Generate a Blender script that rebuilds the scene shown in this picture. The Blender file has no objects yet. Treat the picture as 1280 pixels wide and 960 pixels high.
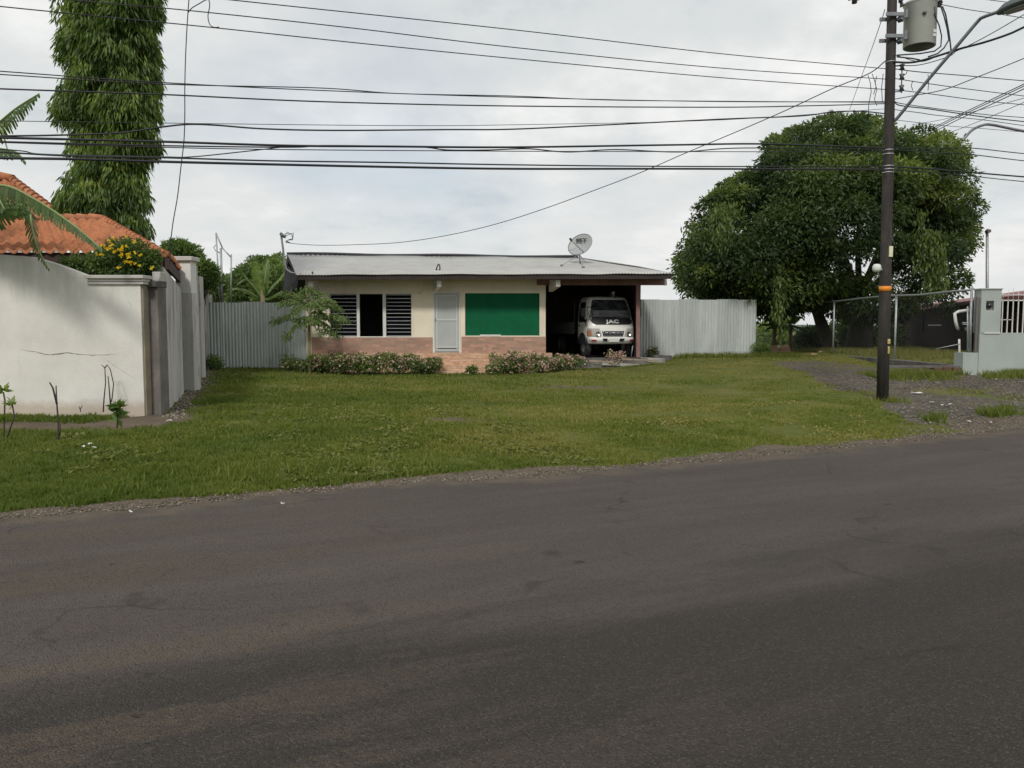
import bpy, math, random
import numpy as np
from mathutils import Vector, Matrix
random.seed(7); RNG=np.random.default_rng(11)
S=bpy.context.scene; COL=S.collection
R=math.radians
# ------------------------------------------------------------------ camera maths
CAMZ=1.6; F=1000.0; HOR=408.0
TH=math.atan((480-HOR)/F); CT,ST=math.cos(TH),math.sin(TH)
def at(px,py,Y):
    a=(px-640)/F; b=(480-py)/F
    dy=b*ST+CT; dz=b*CT-ST
    return Vector((a*Y/dy, Y, CAMZ+Y*dz/dy))
def on_ground(px,py,z=0.0):
    a=(px-640)/F; b=(480-py)/F
    dy=b*ST+CT; dz=b*CT-ST
    t=(z-CAMZ)/dz
    return Vector((a*t, dy*t, z))
cam=bpy.data.cameras.new('camera'); cam.lens=36*F/1280; cam.sensor_width=36; cam.clip_end=3000; cam.clip_start=.05
co=bpy.data.objects.new('camera',cam); COL.objects.link(co); co.location=(0,0,CAMZ); co.rotation_euler=(math.pi/2-TH,0,0); S.camera=co
# ------------------------------------------------------------------ numpy noise
def vnoise(x,y,seed=0):
    x=np.asarray(x,float); y=np.asarray(y,float)
    xi=np.floor(x).astype(np.int64); yi=np.floor(y).astype(np.int64); fx=x-xi; fy=y-yi
    fx=fx*fx*(3-2*fx); fy=fy*fy*(3-2*fy)
    def h(i,j):
        n=(i*374761393+j*668265263+seed*1442695041)&0xffffffff
        n=((n^(n>>13))*1274126177)&0xffffffff
        return ((n^(n>>16))&0xffff)/65535.0
    return (h(xi,yi)*(1-fx)+h(xi+1,yi)*fx)*(1-fy)+(h(xi,yi+1)*(1-fx)+h(xi+1,yi+1)*fx)*fy
def fbm(x,y,seed=0,o=4):
    s=0;a=.5;t=0
    for k in range(o):
        s=s+a*vnoise(np.asarray(x)*2**k,np.asarray(y)*2**k,seed+k*17); t+=a; a*=.5
    return s/t
# ------------------------------------------------------------------ terrain
_e=[on_ground(*p) for p in ((0,648),(200,632),(400,615),(640,597),(900,575),(1090,556),(1280,535))]
_ex=np.array([-60.]+[p.x for p in _e]+[70.]); _ey=np.array([_e[0].y-(60+_e[0].x)*.46]+[p.y for p in _e]+[_e[-1].y+(70-_e[-1].x)*.62])
def edgeY(x): return np.interp(x,_ex,_ey)
CP=np.array([(-12,13,.15),(-5.7,12.9,.14),(-8,20,.15),(-9,27,.2),(-4,26,.06),(0,26,.08),(3,26,.2),(5,27,.35),(7,29.5,.45),(9.5,30,.48),
 (12,25,.36),(12,21,.33),(16,21,.46),(20,20.5,.46),(7.3,15.4,.18),(3,18,.05),(-3,18,.05),(13.5,30,.62),(14,25,.6),(12.2,36,.58),(20,40,.55),(0,45,.5),(-12,40,.3),(25,20,.4),(14,17,.2),(10,16,.15),(-20,25,.2),(0,80,.5),(40,60,.5),(-40,60,.4)],float)
def H(x,y):
    x=np.asarray(x,float); y=np.asarray(y,float)
    num=np.zeros(np.broadcast(x,y).shape); den=num.copy()
    for cx,cy,cz in CP:
        w=1/((x-cx)**2+(y-cy)**2+.15)**1.6
        num=num+w*cz; den=den+w
    d=np.clip((y-edgeY(x)-.3)/4.0,0,1); d=d*d*(3-2*d)
    return num/den*d
def Hf(x,y): return float(H(x,y))
# ------------------------------------------------------------------ tags / helpers
def tag(o,label=None,cat=None,group=None,kind=None):
    if label: o['label']=label
    if cat: o['category']=cat
    if group: o['group']=group
    if kind: o['kind']=kind
    return o
def thing(name,label,cat,loc,group=None,rz=0):
    o=bpy.data.objects.new(name,None); COL.objects.link(o); o.location=loc; o.rotation_euler=(0,0,rz); o.empty_display_size=.2
    return tag(o,label,cat,group)
def origin(p):
    if p is None: return Vector((0,0,0))
    while p.parent: p=p.parent
    return Vector(p.location)
class MB:
    def __init__(s): s.v=[]; s.f=[]; s.sm=[]
    def add(s,vs,fs,smooth=False):
        n=len(s.v); s.v+= [tuple(v) for v in vs]; s.f+=[tuple(i+n for i in f) for f in fs]; s.sm+=[smooth]*len(fs); return s
    def box(s,a,b,M=None):
        x0,y0,z0=a; x1,y1,z1=b
        vs=[Vector(p) for p in ((x0,y0,z0),(x1,y0,z0),(x1,y1,z0),(x0,y1,z0),(x0,y0,z1),(x1,y0,z1),(x1,y1,z1),(x0,y1,z1))]
        if M is not None: vs=[M@v for v in vs]
        return s.add(vs,[(0,3,2,1),(4,5,6,7),(0,1,5,4),(1,2,6,5),(2,3,7,6),(3,0,4,7)])
    def bar(s,p,q,w,h):   # box beam p->q
        p=Vector(p);q=Vector(q); d=(q-p); L=d.length; d.normalize()
        up=Vector((0,0,1)) if abs(d.z)<.9 else Vector((0,1,0))
        sx=d.cross(up).normalized()*w/2; sz=sx.cross(d).normalized()*h/2
        vs=[p-sx-sz,p+sx-sz,p+sx+sz,p-sx+sz,q-sx-sz,q+sx-sz,q+sx+sz,q-sx+sz]
        return s.add(vs,[(0,1,2,3),(7,6,5,4),(0,4,5,1),(1,5,6,2),(2,6,7,3),(3,7,4,0)])
    def tube(s,pts,r,n=8,caps=True):
        pts=[Vector(p) for p in pts]; m=len(pts); rs=r if hasattr(r,'__len__') else [r]*m
        vs=[];ref=None
        for i,p in enumerate(pts):
            d=(pts[min(i+1,m-1)]-pts[max(i-1,0)]); 
            if d.length<1e-9: d=Vector((0,0,1))
            d.normalize()
            if ref is None:
                ref=Vector((0,0,1)) if abs(d.z)<.9 else Vector((0,1,0))
            a=d.cross(ref)
            if a.length<1e-4: a=d.orthogonal()
            a.normalize(); b=a.cross(d).normalized(); ref=b
            for k in range(n):
                t=2*math.pi*k/n; vs.append(p+(a*math.cos(t)+b*math.sin(t))*rs[i])
        fs=[(i*n+k,i*n+(k+1)%n,(i+1)*n+(k+1)%n,(i+1)*n+k) for i in range(m-1) for k in range(n)]
        s.add(vs,fs,True)
        if caps:
            b=len(s.v)-m*n
            s.f+=[tuple(b+k for k in reversed(range(n))),tuple(b+(m-1)*n+k for k in range(n))]; s.sm+=[False]*2
        return s
    def lathe(s,prof,c,n=24,M=None):
        c=Vector(c); vs=[]
        for r,z in prof:
            for k in range(n):
                t=2*math.pi*k/n; v=Vector((r*math.cos(t),r*math.sin(t),z))
                if M is not None: v=M@v
                vs.append(c+v)
        fs=[(i*n+k,i*n+(k+1)%n,(i+1)*n+(k+1)%n,(i+1)*n+k) for i in range(len(prof)-1) for k in range(n)]
        return s.add(vs,fs,True)
    def grid(s,P,smooth=True,flip=False):  # P list of rows
        n=len(P[0]); vs=[p for r in P for p in r]
        fs=[(i*n+j,i*n+j+1,(i+1)*n+j+1,(i+1)*n+j) for i in range(len(P)-1) for j in range(n-1)]
        if flip: fs=[f[::-1] for f in fs]
        return s.add(vs,fs,smooth)
    def build(s,name,mat,parent=None,bevel=0,local=False):
        o0=Vector((0,0,0)) if local else origin(parent)
        me=bpy.data.meshes.new(name)
        me.from_pydata([(v[0]-o0.x,v[1]-o0.y,v[2]-o0.z) for v in s.v],[],s.f)
        if mat: me.materials.append(mat)
        me.polygons.foreach_set('use_smooth',s.sm); me.update()
        o=bpy.data.objects.new(name,me); COL.objects.link(o)
        if parent: o.parent=parent
        if bevel:
            m=o.modifiers.new('bevel','BEVEL'); m.width=bevel; m.segments=2; m.limit_method='ANGLE'
        return o
def np_mesh(name,V,faces_n,idx,mat,parent=None,tone=None,smooth=False,local=False):
    o0=np.array(origin(parent)) if (parent and not local) else np.zeros(3)
    me=bpy.data.meshes.new(name); nf=len(idx)//faces_n
    me.vertices.add(len(V)); me.vertices.foreach_set('co',(V-o0).astype(np.float32).ravel())
    me.loops.add(len(idx)); me.loops.foreach_set('vertex_index',idx.astype(np.int32))
    me.polygons.add(nf); me.polygons.foreach_set('loop_start',(np.arange(nf)*faces_n).astype(np.int32))
    try: me.polygons.foreach_set('loop_total',np.full(nf,faces_n,np.int32))
    except Exception: pass
    me.materials.append(mat)
    if tone is not None:
        a=me.attributes.new('tone','FLOAT','FACE' if len(tone)==nf else 'POINT'); a.data.foreach_set('value',tone.astype(np.float32))
    if smooth: me.polygons.foreach_set('use_smooth',[True]*nf)
    me.update(calc_edges=True); me.validate()
    o=bpy.data.objects.new(name,me); COL.objects.link(o)
    if parent: o.parent=parent
    return o
# ------------------------------------------------------------------ materials
def _new(name):
    m=bpy.data.materials.new(name); m.use_nodes=True; nt=m.node_tree
    return m,nt,nt.nodes['Principled BSDF'],nt.links
def noise(nt,scale,detail=4,vec=None,rough=.6):
    n=nt.nodes.new('ShaderNodeTexNoise'); n.inputs['Scale'].default_value=scale; n.inputs['Detail'].default_value=detail; n.inputs['Roughness'].default_value=rough
    if vec is not None: nt.links.new(vec,n.inputs['Vector'])
    return n.outputs['Fac']
def ramp(nt,fac,stops,interp='LINEAR'):
    r=nt.nodes.new('ShaderNodeValToRGB'); r.color_ramp.interpolation=interp
    e=r.color_ramp.elements
    while len(e)<len(stops): e.new(.5)
    for el,(p,c) in zip(e,stops):
        el.position=p; el.color=(c,c,c,1) if not hasattr(c,'__len__') else (*c,1)
    nt.links.new(fac,r.inputs[0]); return r.outputs[0]
def mixc(nt,fac,a,b,mode='MIX'):
    n=nt.nodes.new('ShaderNodeMix'); n.data_type='RGBA'; n.blend_type=mode
    for i,v in ((0,fac),(6,a),(7,b)):
        if hasattr(v,'default_value') or isinstance(v,bpy.types.NodeSocket): nt.links.new(v,n.inputs[i])
        elif i==0: n.inputs[0].default_value=v
        else: n.inputs[i].default_value=(*v,1)
    return n.outputs[2]
def mth(nt,op,a,b=0,c=None):
    n=nt.nodes.new('ShaderNodeMath'); n.operation=op
    for i,v in enumerate((a,b,c)):
        if v is None: continue
        if isinstance(v,bpy.types.NodeSocket): nt.links.new(v,n.inputs[i])
        else: n.inputs[i].default_value=v
    return n.outputs[0]
def bump(nt,h,strength,dist,bsdf):
    b=nt.nodes.new('ShaderNodeBump'); b.inputs['Strength'].default_value=strength; b.inputs['Distance'].default_value=dist
    nt.links.new(h,b.inputs['Height']); nt.links.new(b.outputs[0],bsdf.inputs['Normal'])
def ocoord(nt,scale=(1,1,1),rot=(0,0,0)):
    t=nt.nodes.new('ShaderNodeTexCoord'); m=nt.nodes.new('ShaderNodeMapping'); m.inputs['Scale'].default_value=scale; m.inputs['Rotation'].default_value=rot
    nt.links.new(t.outputs['Object'],m.inputs['Vector']); return m.outputs[0]
def mat(name,col,rough=.7,var=.25,scale=3,metal=0,bmp=.15,bscale=40,streak=False,dirt=None,dirtamt=.5,spec=.5):
    m,nt,b,L=_new(name)
    v=ocoord(nt,(1,1,.12) if streak else (1,1,1))
    n=noise(nt,scale,6,v)
    lo=tuple(c*(1-var) for c in col); hi=tuple(min(1,c*(1+var)) for c in col)
    c=ramp(nt,n,[(.3,lo),(.7,hi)])
    if dirt:
        n2=noise(nt,scale*.6,8,ocoord(nt,(1,1,.35)),.7)
        c=mixc(nt,ramp(nt,n2,[(.5,0.),(.68,dirtamt)]),c,dirt)
    L.new(c,b.inputs['Base Color']); b.inputs['Roughness'].default_value=rough; b.inputs['Metallic'].default_value=metal
    b.inputs['Specular IOR Level'].default_value=spec
    if bmp: bump(nt,noise(nt,bscale,5,ocoord(nt)),bmp,.02,b)
    return m
def leafmat(name,dark,mid,light,trans=.3,rough=.5):
    m,nt,b,L=_new(name)
    a=nt.nodes.new('ShaderNodeAttribute'); a.attribute_name='tone'
    c=ramp(nt,a.outputs['Fac'],[(0,dark),(.5,mid),(1,light)])
    L.new(c,b.inputs['Base Color']); b.inputs['Roughness'].default_value=rough; b.inputs['Specular IOR Level'].default_value=.35
    t=nt.nodes.new('ShaderNodeBsdfTranslucent'); L.new(mixc(nt,1.0,c,(1.3,1.5,.6),'MULTIPLY'),t.inputs[0])
    mx=nt.nodes.new('ShaderNodeMixShader'); mx.inputs[0].default_value=trans
    L.new(b.outputs[0],mx.inputs[1]); L.new(t.outputs[0],mx.inputs[2]); L.new(mx.outputs[0],nt.nodes['Material Output'].inputs[0])
    return m
M={}
M['cream']=mat('cream_paint',(.77,.70,.56),.85,.06,1.5,dirt=(.56,.47,.34),dirtamt=.4)
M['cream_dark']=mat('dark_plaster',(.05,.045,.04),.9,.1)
M['white']=mat('white_paint',(.66,.65,.62),.6,.06,3,dirt=(.4,.37,.3),dirtamt=.3)
M['doorwhite']=mat('door_paint',(.55,.58,.56),.45,.05,3,bmp=.05)
M['green']=mat('green_board',(.004,.10,.042),.75,.15,2,bmp=.05,spec=.15)
M['dark']=mat('dark_void',(.012,.013,.02),.8,.2)
M['pinkbeam']=mat('pink_paint',(.22,.12,.11),.7,.2,4,dirt=(.12,.06,.05))
M['zinc']=mat('zinc_roof',(.40,.395,.375),.55,.10,1.6,metal=.1,bmp=.05,dirt=(.27,.24,.215),dirtamt=.45)
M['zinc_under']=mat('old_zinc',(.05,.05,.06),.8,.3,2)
M['galv_a']=mat('galvanised_a',(.49,.52,.50),.45,.10,5,metal=.15,bmp=.05,streak=True,dirt=(.26,.28,.27),dirtamt=.4)
M['galv_b']=mat('galvanised_b',(.44,.47,.455),.45,.10,5,metal=.15,bmp=.05,streak=True,dirt=(.3,.32,.31),dirtamt=.4)
M['galv_c']=mat('galvanised_c',(.47,.50,.475),.45,.12,5,metal=.15,bmp=.05,streak=True,dirt=(.22,.24,.23),dirtamt=.4)
M['pipe']=mat('galvanised_pipe',(.34,.36,.36),.5,.15,8,metal=.5)
M['wood_dark']=mat('weathered_wood',(.10,.075,.055),.85,.4,6,streak=True)
M['concrete']=mat('concrete',(.33,.32,.29),.9,.25,2,dirt=(.10,.09,.08),dirtamt=.7,streak=True)
M['concrete_dark']=mat('stained_concrete',(.13,.12,.11),.9,.4,3,dirt=(.05,.045,.04),dirtamt=.8,streak=True)
M['concrete_light']=mat('limewashed_concrete',(.50,.485,.45),.9,.16,2.5,dirt=(.16,.15,.13),dirtamt=.95,streak=True)
M['greywall']=mat('grey_green_paint',(.36,.40,.37),.8,.05,1.5,dirt=(.25,.28,.25),dirtamt=.3)
M['brownwall']=mat('brown_wall',(.030,.018,.016),.95,.25,2,spec=.1)
M['redroof']=mat('red_roof',(.26,.085,.08),.6,.15,2)
M['black']=mat('black_rubber',(.018,.018,.02),.6,.2,bmp=0)
M['cable']=mat('cable_black',(.014,.015,.018),.6,.1,bmp=0)
M['steel']=mat('steel',(.22,.23,.24),.45,.15,6,metal=.6)
M['polewood']=mat('tarred_pole',(.030,.026,.023),.85,.5,9,dirt=(.10,.08,.06),dirtamt=.45,streak=True,bmp=.5,bscale=25)
M['trafo']=mat('transformer_paint',(.62,.65,.59),.5,.06,3,dirt=(.3,.31,.27),dirtamt=.3)
M['orange']=mat('orange_band',(.75,.25,.02),.5,.1)
M['cream_tag']=mat('cream_tag',(.65,.62,.42),.6,.15,20)
M['insul']=mat('brown_insulator',(.06,.05,.05),.25,.1,bmp=0)
M['lampgrey']=mat('lamp_housing',(.10,.12,.12),.5,.1)
M['glassy']=mat('lamp_lens',(.30,.33,.33),.15,.1,bmp=0)
M['bark']=mat('bark',(.06,.048,.038),.95,.35,5,streak=True,bmp=.6,bscale=15)
M['bark_l']=mat('pale_bark',(.22,.18,.12),.9,.3,8,streak=True)
M['dish']=mat('dish_paint',(.33,.34,.34),.5,.06,4,bmp=0)
M['tiles_clay']=mat('clay_tile',(.40,.155,.068),.85,.28,6,dirt=(.17,.085,.055),dirtamt=.6)
M['truckwhite']=mat('truck_paint',(.80,.79,.75),.28,.05,2,bmp=0,dirt=(.5,.46,.38),dirtamt=.25)
M['chrome']=mat('chrome',(.6,.6,.6),.2,.1,metal=.9,bmp=0)
M['amber']=mat('orange_lens',(.42,.20,.12),.25,.1,bmp=0)
M['redplastic']=mat('red_reflector',(.45,.04,.03),.3,.1,bmp=0)
M['plate']=mat('plate_paint',(.6,.62,.6),.4,.05,bmp=0)
M['whitepaint2']=mat('lettering_white',(.8,.8,.78),.4,.02,bmp=0)
M['stone']=mat('stone',(.20,.17,.14),.9,.4,5,bmp=.5)
M['litter']=mat('litter',(.65,.65,.62),.7,.15)
M['plank']=mat('plank',(.26,.2,.15),.85,.3,5)
M['tiremat']=M['black']
def glass(name,col,rough):
    m,nt,b,L=_new(name); b.inputs['Base Color'].default_value=(*col,1); b.inputs['Roughness'].default_value=rough; b.inputs['Specular IOR Level'].default_value=.9; return m
M['glass']=glass('dark_glass',(.012,.014,.016),.06)
M['lampglass']=glass('headlamp_glass',(.42,.40,.36),.08)
def _ws():
    m,nt,b,L=_new('windscreen_glass')
    n=noise(nt,6,3,ocoord(nt))
    L.new(ramp(nt,n,[(.4,(.02,.022,.026)),(.7,(.07,.075,.08))]),b.inputs['Base Color']); b.inputs['Roughness'].default_value=.08
    return m
M['ws']=_ws()
# brick cladding
def brickmat(name,c1,c2,mortar,bw,bh,msize=.006,scale=1):
    m,nt,b,L=_new(name)
    t=nt.nodes.new('ShaderNodeTexCoord'); sp=nt.nodes.new('ShaderNodeSeparateXYZ'); L.new(t.outputs['Object'],sp.inputs[0])
    cb=nt.nodes.new('ShaderNodeCombineXYZ'); L.new(mth(nt,'ADD',sp.outputs[0],mth(nt,'MULTIPLY',sp.outputs[1],.7)),cb.inputs[0]); L.new(mth(nt,'ADD',sp.outputs[2],mth(nt,'MULTIPLY',sp.outputs[1],.3)),cb.inputs[1])
    br=nt.nodes.new('ShaderNodeTexBrick'); L.new(cb.outputs[0],br.inputs['Vector'])
    br.inputs['Color1'].default_value=(*c1,1); br.inputs['Color2'].default_value=(*c2,1); br.inputs['Mortar'].default_value=(*mortar,1)
    br.inputs['Scale'].default_value=1; br.inputs['Brick Width'].default_value=bw; br.inputs['Row Height'].default_value=bh; br.inputs['Mortar Size'].default_value=msize; br.inputs['Bias'].default_value=0
    n=noise(nt,5,6,ocoord(nt,(1,1,3)))
    c=mixc(nt,ramp(nt,n,[(.42,0.),(.58,.7)]),br.outputs['Color'],tuple(x*.6 for x in c1))
    n2=noise(nt,22,3,ocoord(nt,(.5,1,2)))
    c=mixc(nt,ramp(nt,n2,[(.55,0.),(.7,.5)]),c,tuple(min(1,x*1.5) for x in c2))
    L.new(c,b.inputs['Base Color']); b.inputs['Roughness'].default_value=.8
    bump(nt,br.outputs['Fac'],-.4,.01,b)
    return m
M['dado']=brickmat('stone_cladding',(.56,.31,.23),(.26,.19,.14),(.32,.26,.20),.30,.10,.010)
M['terra']=brickmat('terracotta_tile',(.58,.33,.20),(.50,.33,.22),(.62,.48,.36),.34,.075,.01)
# ---- white front wall of the left property
def _ww():
    m,nt,b,L=_new('limewash_wall')
    t=nt.nodes.new('ShaderNodeTexCoord'); sp=nt.nodes.new('ShaderNodeSeparateXYZ'); L.new(t.outputs['Object'],sp.inputs[0])
    n=noise(nt,1.3,8,ocoord(nt),.65); n2=noise(nt,3,8,ocoord(nt,(1,1,.15)),.7); n3=noise(nt,4,6,ocoord(nt),.7)
    c=ramp(nt,n,[(.3,(.60,.58,.53)),(.7,(.74,.72,.67))])
    zt=mth(nt,'ADD',sp.outputs[2],mth(nt,'MULTIPLY',n3,-.28))
    c=mixc(nt,ramp(nt,zt,[(.0,.6),(.14,.0)]),c,(.42,.31,.21))
    top=mth(nt,'ADD',mth(nt,'MULTIPLY',n2,1.6),mth(nt,'MULTIPLY',sp.outputs[2],.9))
    c=mixc(nt,ramp(nt,mth(nt,'MULTIPLY',top,.3),[(.74,0.),(.92,.6)]),c,(.33,.33,.29))
    c=mixc(nt,ramp(nt,n3,[(.62,0.),(.78,.25)]),c,(.42,.39,.33))
    L.new(c,b.inputs['Base Color']); b.inputs['Roughness'].default_value=.9
    bump(nt,noise(nt,30,6,ocoord(nt)),.25,.02,b)
    return m
M['limewash']=_ww()
# ground
def _ground():
    m,nt,b,L=_new('ground_mix')
    tc=nt.nodes.new('ShaderNodeTexCoord'); P=tc.outputs['Object']
    g=nt.nodes.new('ShaderNodeAttribute'); g.attribute_name='grass'; gr=nt.nodes.new('ShaderNodeAttribute'); gr.attribute_name='gravel'
    n1=noise(nt,.7,6,P); n2=noise(nt,9,5,P); n3=noise(nt,60,3,P); n4=noise(nt,2.5,6,P)
    grass=ramp(nt,n1,[(.3,(.085,.102,.020)),(.5,(.128,.138,.031)),(.7,(.18,.162,.052))])
    grass=mixc(nt,ramp(nt,n2,[(.4,0.),(.7,.5)]),grass,(.045,.06,.013))
    dirt=ramp(nt,n4,[(.3,(.085,.063,.045)),(.7,(.155,.115,.082))])
    dirt=mixc(nt,ramp(nt,n3,[(.45,0.),(.7,.5)]),dirt,(.26,.22,.17))
    vo=nt.nodes.new('ShaderNodeTexVoronoi'); vo.inputs['Scale'].default_value=22; L.new(P,vo.inputs['Vector'])
    sep=nt.nodes.new('ShaderNodeSeparateColor'); L.new(vo.outputs['Color'],sep.inputs[0])
    grav=ramp(nt,sep.outputs[0],[(0,(.045,.042,.042)),(.6,(.118,.103,.082)),(.93,(.175,.152,.12)),(1,(.30,.28,.25))])
    grav=mixc(nt,ramp(nt,n4,[(.4,0.),(.65,.6)]),grav,(.08,.065,.045))
    base=mixc(nt,gr.outputs['Fac'],dirt,grav)
    gm=mth(nt,'ADD',g.outputs['Fac'],mth(nt,'MULTIPLY',mth(nt,'SUBTRACT',n2,.5),.9))
    base=mixc(nt,ramp(nt,gm,[(.38,0.),(.58,1.)]),base,grass)
    L.new(base,b.inputs['Base Color']); b.inputs['Roughness'].default_value=.95; b.inputs['Specular IOR Level'].default_value=.2
    h=mth(nt,'ADD',mth(nt,'MULTIPLY',vo.outputs['Distance'],-.6),n3)
    bump(nt,h,.7,.03,b)
    return m
def _road():
    m,nt,b,L=_new('asphalt')
    al=R(23.5)
    tc=nt.nodes.new('ShaderNodeTexCoord'); P=tc.outputs['Object']
    mp=nt.nodes.new('ShaderNodeMapping'); mp.inputs['Rotation'].default_value=(0,0,-al); L.new(P,mp.inputs['Vector'])
    sp=nt.nodes.new('ShaderNodeSeparateXYZ'); L.new(mp.outputs[0],sp.inputs[0])   # y = across road
    mp2=nt.nodes.new('ShaderNodeMapping'); mp2.inputs['Scale'].default_value=(.28,1.5,1); L.new(mp.outputs[0],mp2.inputs['Vector'])
    st=noise(nt,1.0,7,mp2.outputs[0],.6)
    big=noise(nt,.55,5,P); fine=noise(nt,120,3,P,.7); mid=noise(nt,14,6,P,.7); st2=noise(nt,2.3,6,mp2.outputs[0],.65)
    c=ramp(nt,st,[(.30,(.068,.057,.050)),(.5,(.090,.075,.066)),(.70,(.116,.096,.083))])
    c=mixc(nt,ramp(nt,big,[(.42,0.),(.62,.35)]),c,(.102,.084,.068))
    # near lane: darker tone with a noisy edge
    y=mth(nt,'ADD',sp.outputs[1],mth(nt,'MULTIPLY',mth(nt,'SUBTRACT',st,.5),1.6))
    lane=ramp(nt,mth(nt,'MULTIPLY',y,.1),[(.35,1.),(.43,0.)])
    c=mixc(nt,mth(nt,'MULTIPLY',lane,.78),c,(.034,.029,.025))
    # smooth bluish sealed streaks
    c=mixc(nt,ramp(nt,st2,[(.58,0.),(.66,.35)]),c,(.052,.050,.049))
    # ravelled patches with pale stones showing
    rav=mth(nt,'MULTIPLY',ramp(nt,noise(nt,.75,7,mp2.outputs[0],.7),[(.50,0.),(.545,1.)]),ramp(nt,mid,[(.30,.3),(.6,1.)]))
    rav=mth(nt,'MULTIPLY',rav,ramp(nt,mth(nt,'ADD',mth(nt,'MULTIPLY',sp.outputs[0],.1),mth(nt,'MULTIPLY',big,.3)),[(.12,1.),(.42,.18)]))
    c=mixc(nt,mth(nt,'MULTIPLY',rav,.6),c,(.115,.088,.062))
    vo=nt.nodes.new('ShaderNodeTexVoronoi'); vo.inputs['Scale'].default_value=110; L.new(P,vo.inputs['Vector'])
    sep=nt.nodes.new('ShaderNodeSeparateColor'); L.new(vo.outputs['Color'],sep.inputs[0])
    c=mixc(nt,ramp(nt,sep.outputs[0],[(.0,.6),(.3,0.)]),c,(.02,.019,.018))
    c=mixc(nt,ramp(nt,sep.outputs[1],[(.78,0.),(1,.30)]),c,(.16,.137,.115))
    # meandering cracks
    dn=nt.nodes.new('ShaderNodeTexNoise'); dn.inputs['Scale'].default_value=1.6; dn.inputs['Detail'].default_value=5; L.new(P,dn.inputs['Vector'])
    va=nt.nodes.new('ShaderNodeVectorMath'); va.operation='MULTIPLY_ADD'; L.new(dn.outputs['Color'],va.inputs[0]); va.inputs[1].default_value=(.9,.9,0); L.new(mp.outputs[0],va.inputs[2])
    ve=nt.nodes.new('ShaderNodeTexVoronoi'); ve.feature='DISTANCE_TO_EDGE'; ve.inputs['Scale'].default_value=.55; L.new(va.outputs[0],ve.inputs['Vector'])
    ck=mth(nt,'MULTIPLY',ramp(nt,ve.outputs['Distance'],[(.003,1.),(.010,0.)]),ramp(nt,noise(nt,.8,3,P),[(.50,0.),(.60,1.)]))
    c=mixc(nt,mth(nt,'MULTIPLY',ck,.45),c,(.022,.019,.017))
    oil=ramp(nt,noise(nt,1.7,3,mp.outputs[0],.5),[(.26,.6),(.33,0.)]); c=mixc(nt,oil,c,(.035,.031,.029))
    ed=nt.nodes.new('ShaderNodeAttribute'); ed.attribute_name='tone'
    du=mth(nt,'ADD',ed.outputs['Fac'],mth(nt,'MULTIPLY',mth(nt,'SUBTRACT',noise(nt,1.9,7,P,.7),.5),2.2))
    c=mixc(nt,ramp(nt,du,[(.55,0.),(1.,.8)]),c,(.15,.118,.088))
    # pits
    pit=ramp(nt,noise(nt,5,3,mp.outputs[0],.5),[(.24,1.),(.29,0.)])
    c=mixc(nt,mth(nt,'MULTIPLY',pit,.6),c,(.02,.018,.016))
    L.new(c,b.inputs['Base Color']); b.inputs['Roughness'].default_value=.88; b.inputs['Specular IOR Level'].default_value=.25
    h=mth(nt,'ADD',mth(nt,'MULTIPLY',vo.outputs['Distance'],-1.),mth(nt,'MULTIPLY',mid,.8))
    h=mth(nt,'SUBTRACT',h,mth(nt,'MULTIPLY',pit,1.5))
    bump(nt,h,.8,.014,b)
    return m
M['ground']=_ground(); M['road']=_road()
# ------------------------------------------------------------------ ground sheet
def axis(a,b,st,far,g=1.25):
    c=list(np.arange(a,b,st)); x=b; d=st
    hi=[]
    while x<far: hi.append(x); d*=g; x+=d
    x=a-st; d=st; lo=[]
    while x>-far: lo.append(x); d*=g; x-=d
    return np.array(sorted(lo)+c+hi)
gx=axis(-14,22,.13,900); gy=axis(3,34,.13,900)
GX,GY=np.meshgrid(gx,gy); 
def grassmask(x,y):
    d=y-edgeY(x)
    n=fbm(x*.9,y*.9,5)
    g=np.clip((d-.30-(n-.5)*1.1)/.22,0,1)
    # gravel apron right of lawn, around the pole
    ap_l=np.where(y<15.5,6.95+(y-15.5)*.42,6.95+(y-15.5)*.12)+(fbm(x*.9,y*.9,9)-.5)*1.3
    k=np.clip((x-ap_l)/.5,0,1)*np.clip((21.5-(y+(fbm(x*.5,y*.5,3)-.5)*1.6))/.7,0,1)
    k2=np.clip((x-(7.0+(y-16)*.12))/.6,0,1)*np.clip((28.3-y)/2.5,0,1)*np.clip((11.4-x)/.8,0,1)*(.55+.45*np.clip((fbm(x*2.2,y*2.2,12)-.4)*6,0,1))
    thin=np.clip((fbm(x*1.1,y*1.1,21)-.52)*6,0,1)*np.clip((19-y)/1,0,1)*.55
    g=g*(1-np.maximum(k,k2)*(1-thin))
    # bare earth by the white wall and under its corner
    bare=np.exp(-(((x+6.6)/1.5)**2+((y-11.6)/.6)**2))+.6*np.exp(-(((x+.8)/1.2)**2+((y-12.5)/.5)**2))+.5*np.exp(-(((x-1.5)/2)**2+((y-20)/.8)**2))+.95*np.exp(-(((x+5.7)/.6)**2+((y-12.4)/.7)**2))
    g=g*(1-np.clip(bare*1.5*(.4+fbm(x*2,y*2,31)),0,1))
    side=np.exp(-((x-(-5.7-(y-12.9)*.34)-.25)/.28)**2)*(y>12)*(y<27)
    g=g*(1-.9*np.clip(side,0,1))
    return g,np.clip(np.maximum(k,k2)*1.0,0,1)
GZ=H(GX,GY)
GG,GV=grassmask(GX,GY)
rel=GY-edgeY(GX)
GZ=GZ+np.where(rel>.3,(fbm(GX*1.2,GY*1.2,41)-.5)*.07*np.clip(rel-.3,0,1),0)*(np.abs(GX)<60)
GZ=GZ+(fbm(GX*5,GY*5,43)-.5)*.02*(rel>.05)*(np.abs(GX)<60)
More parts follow.
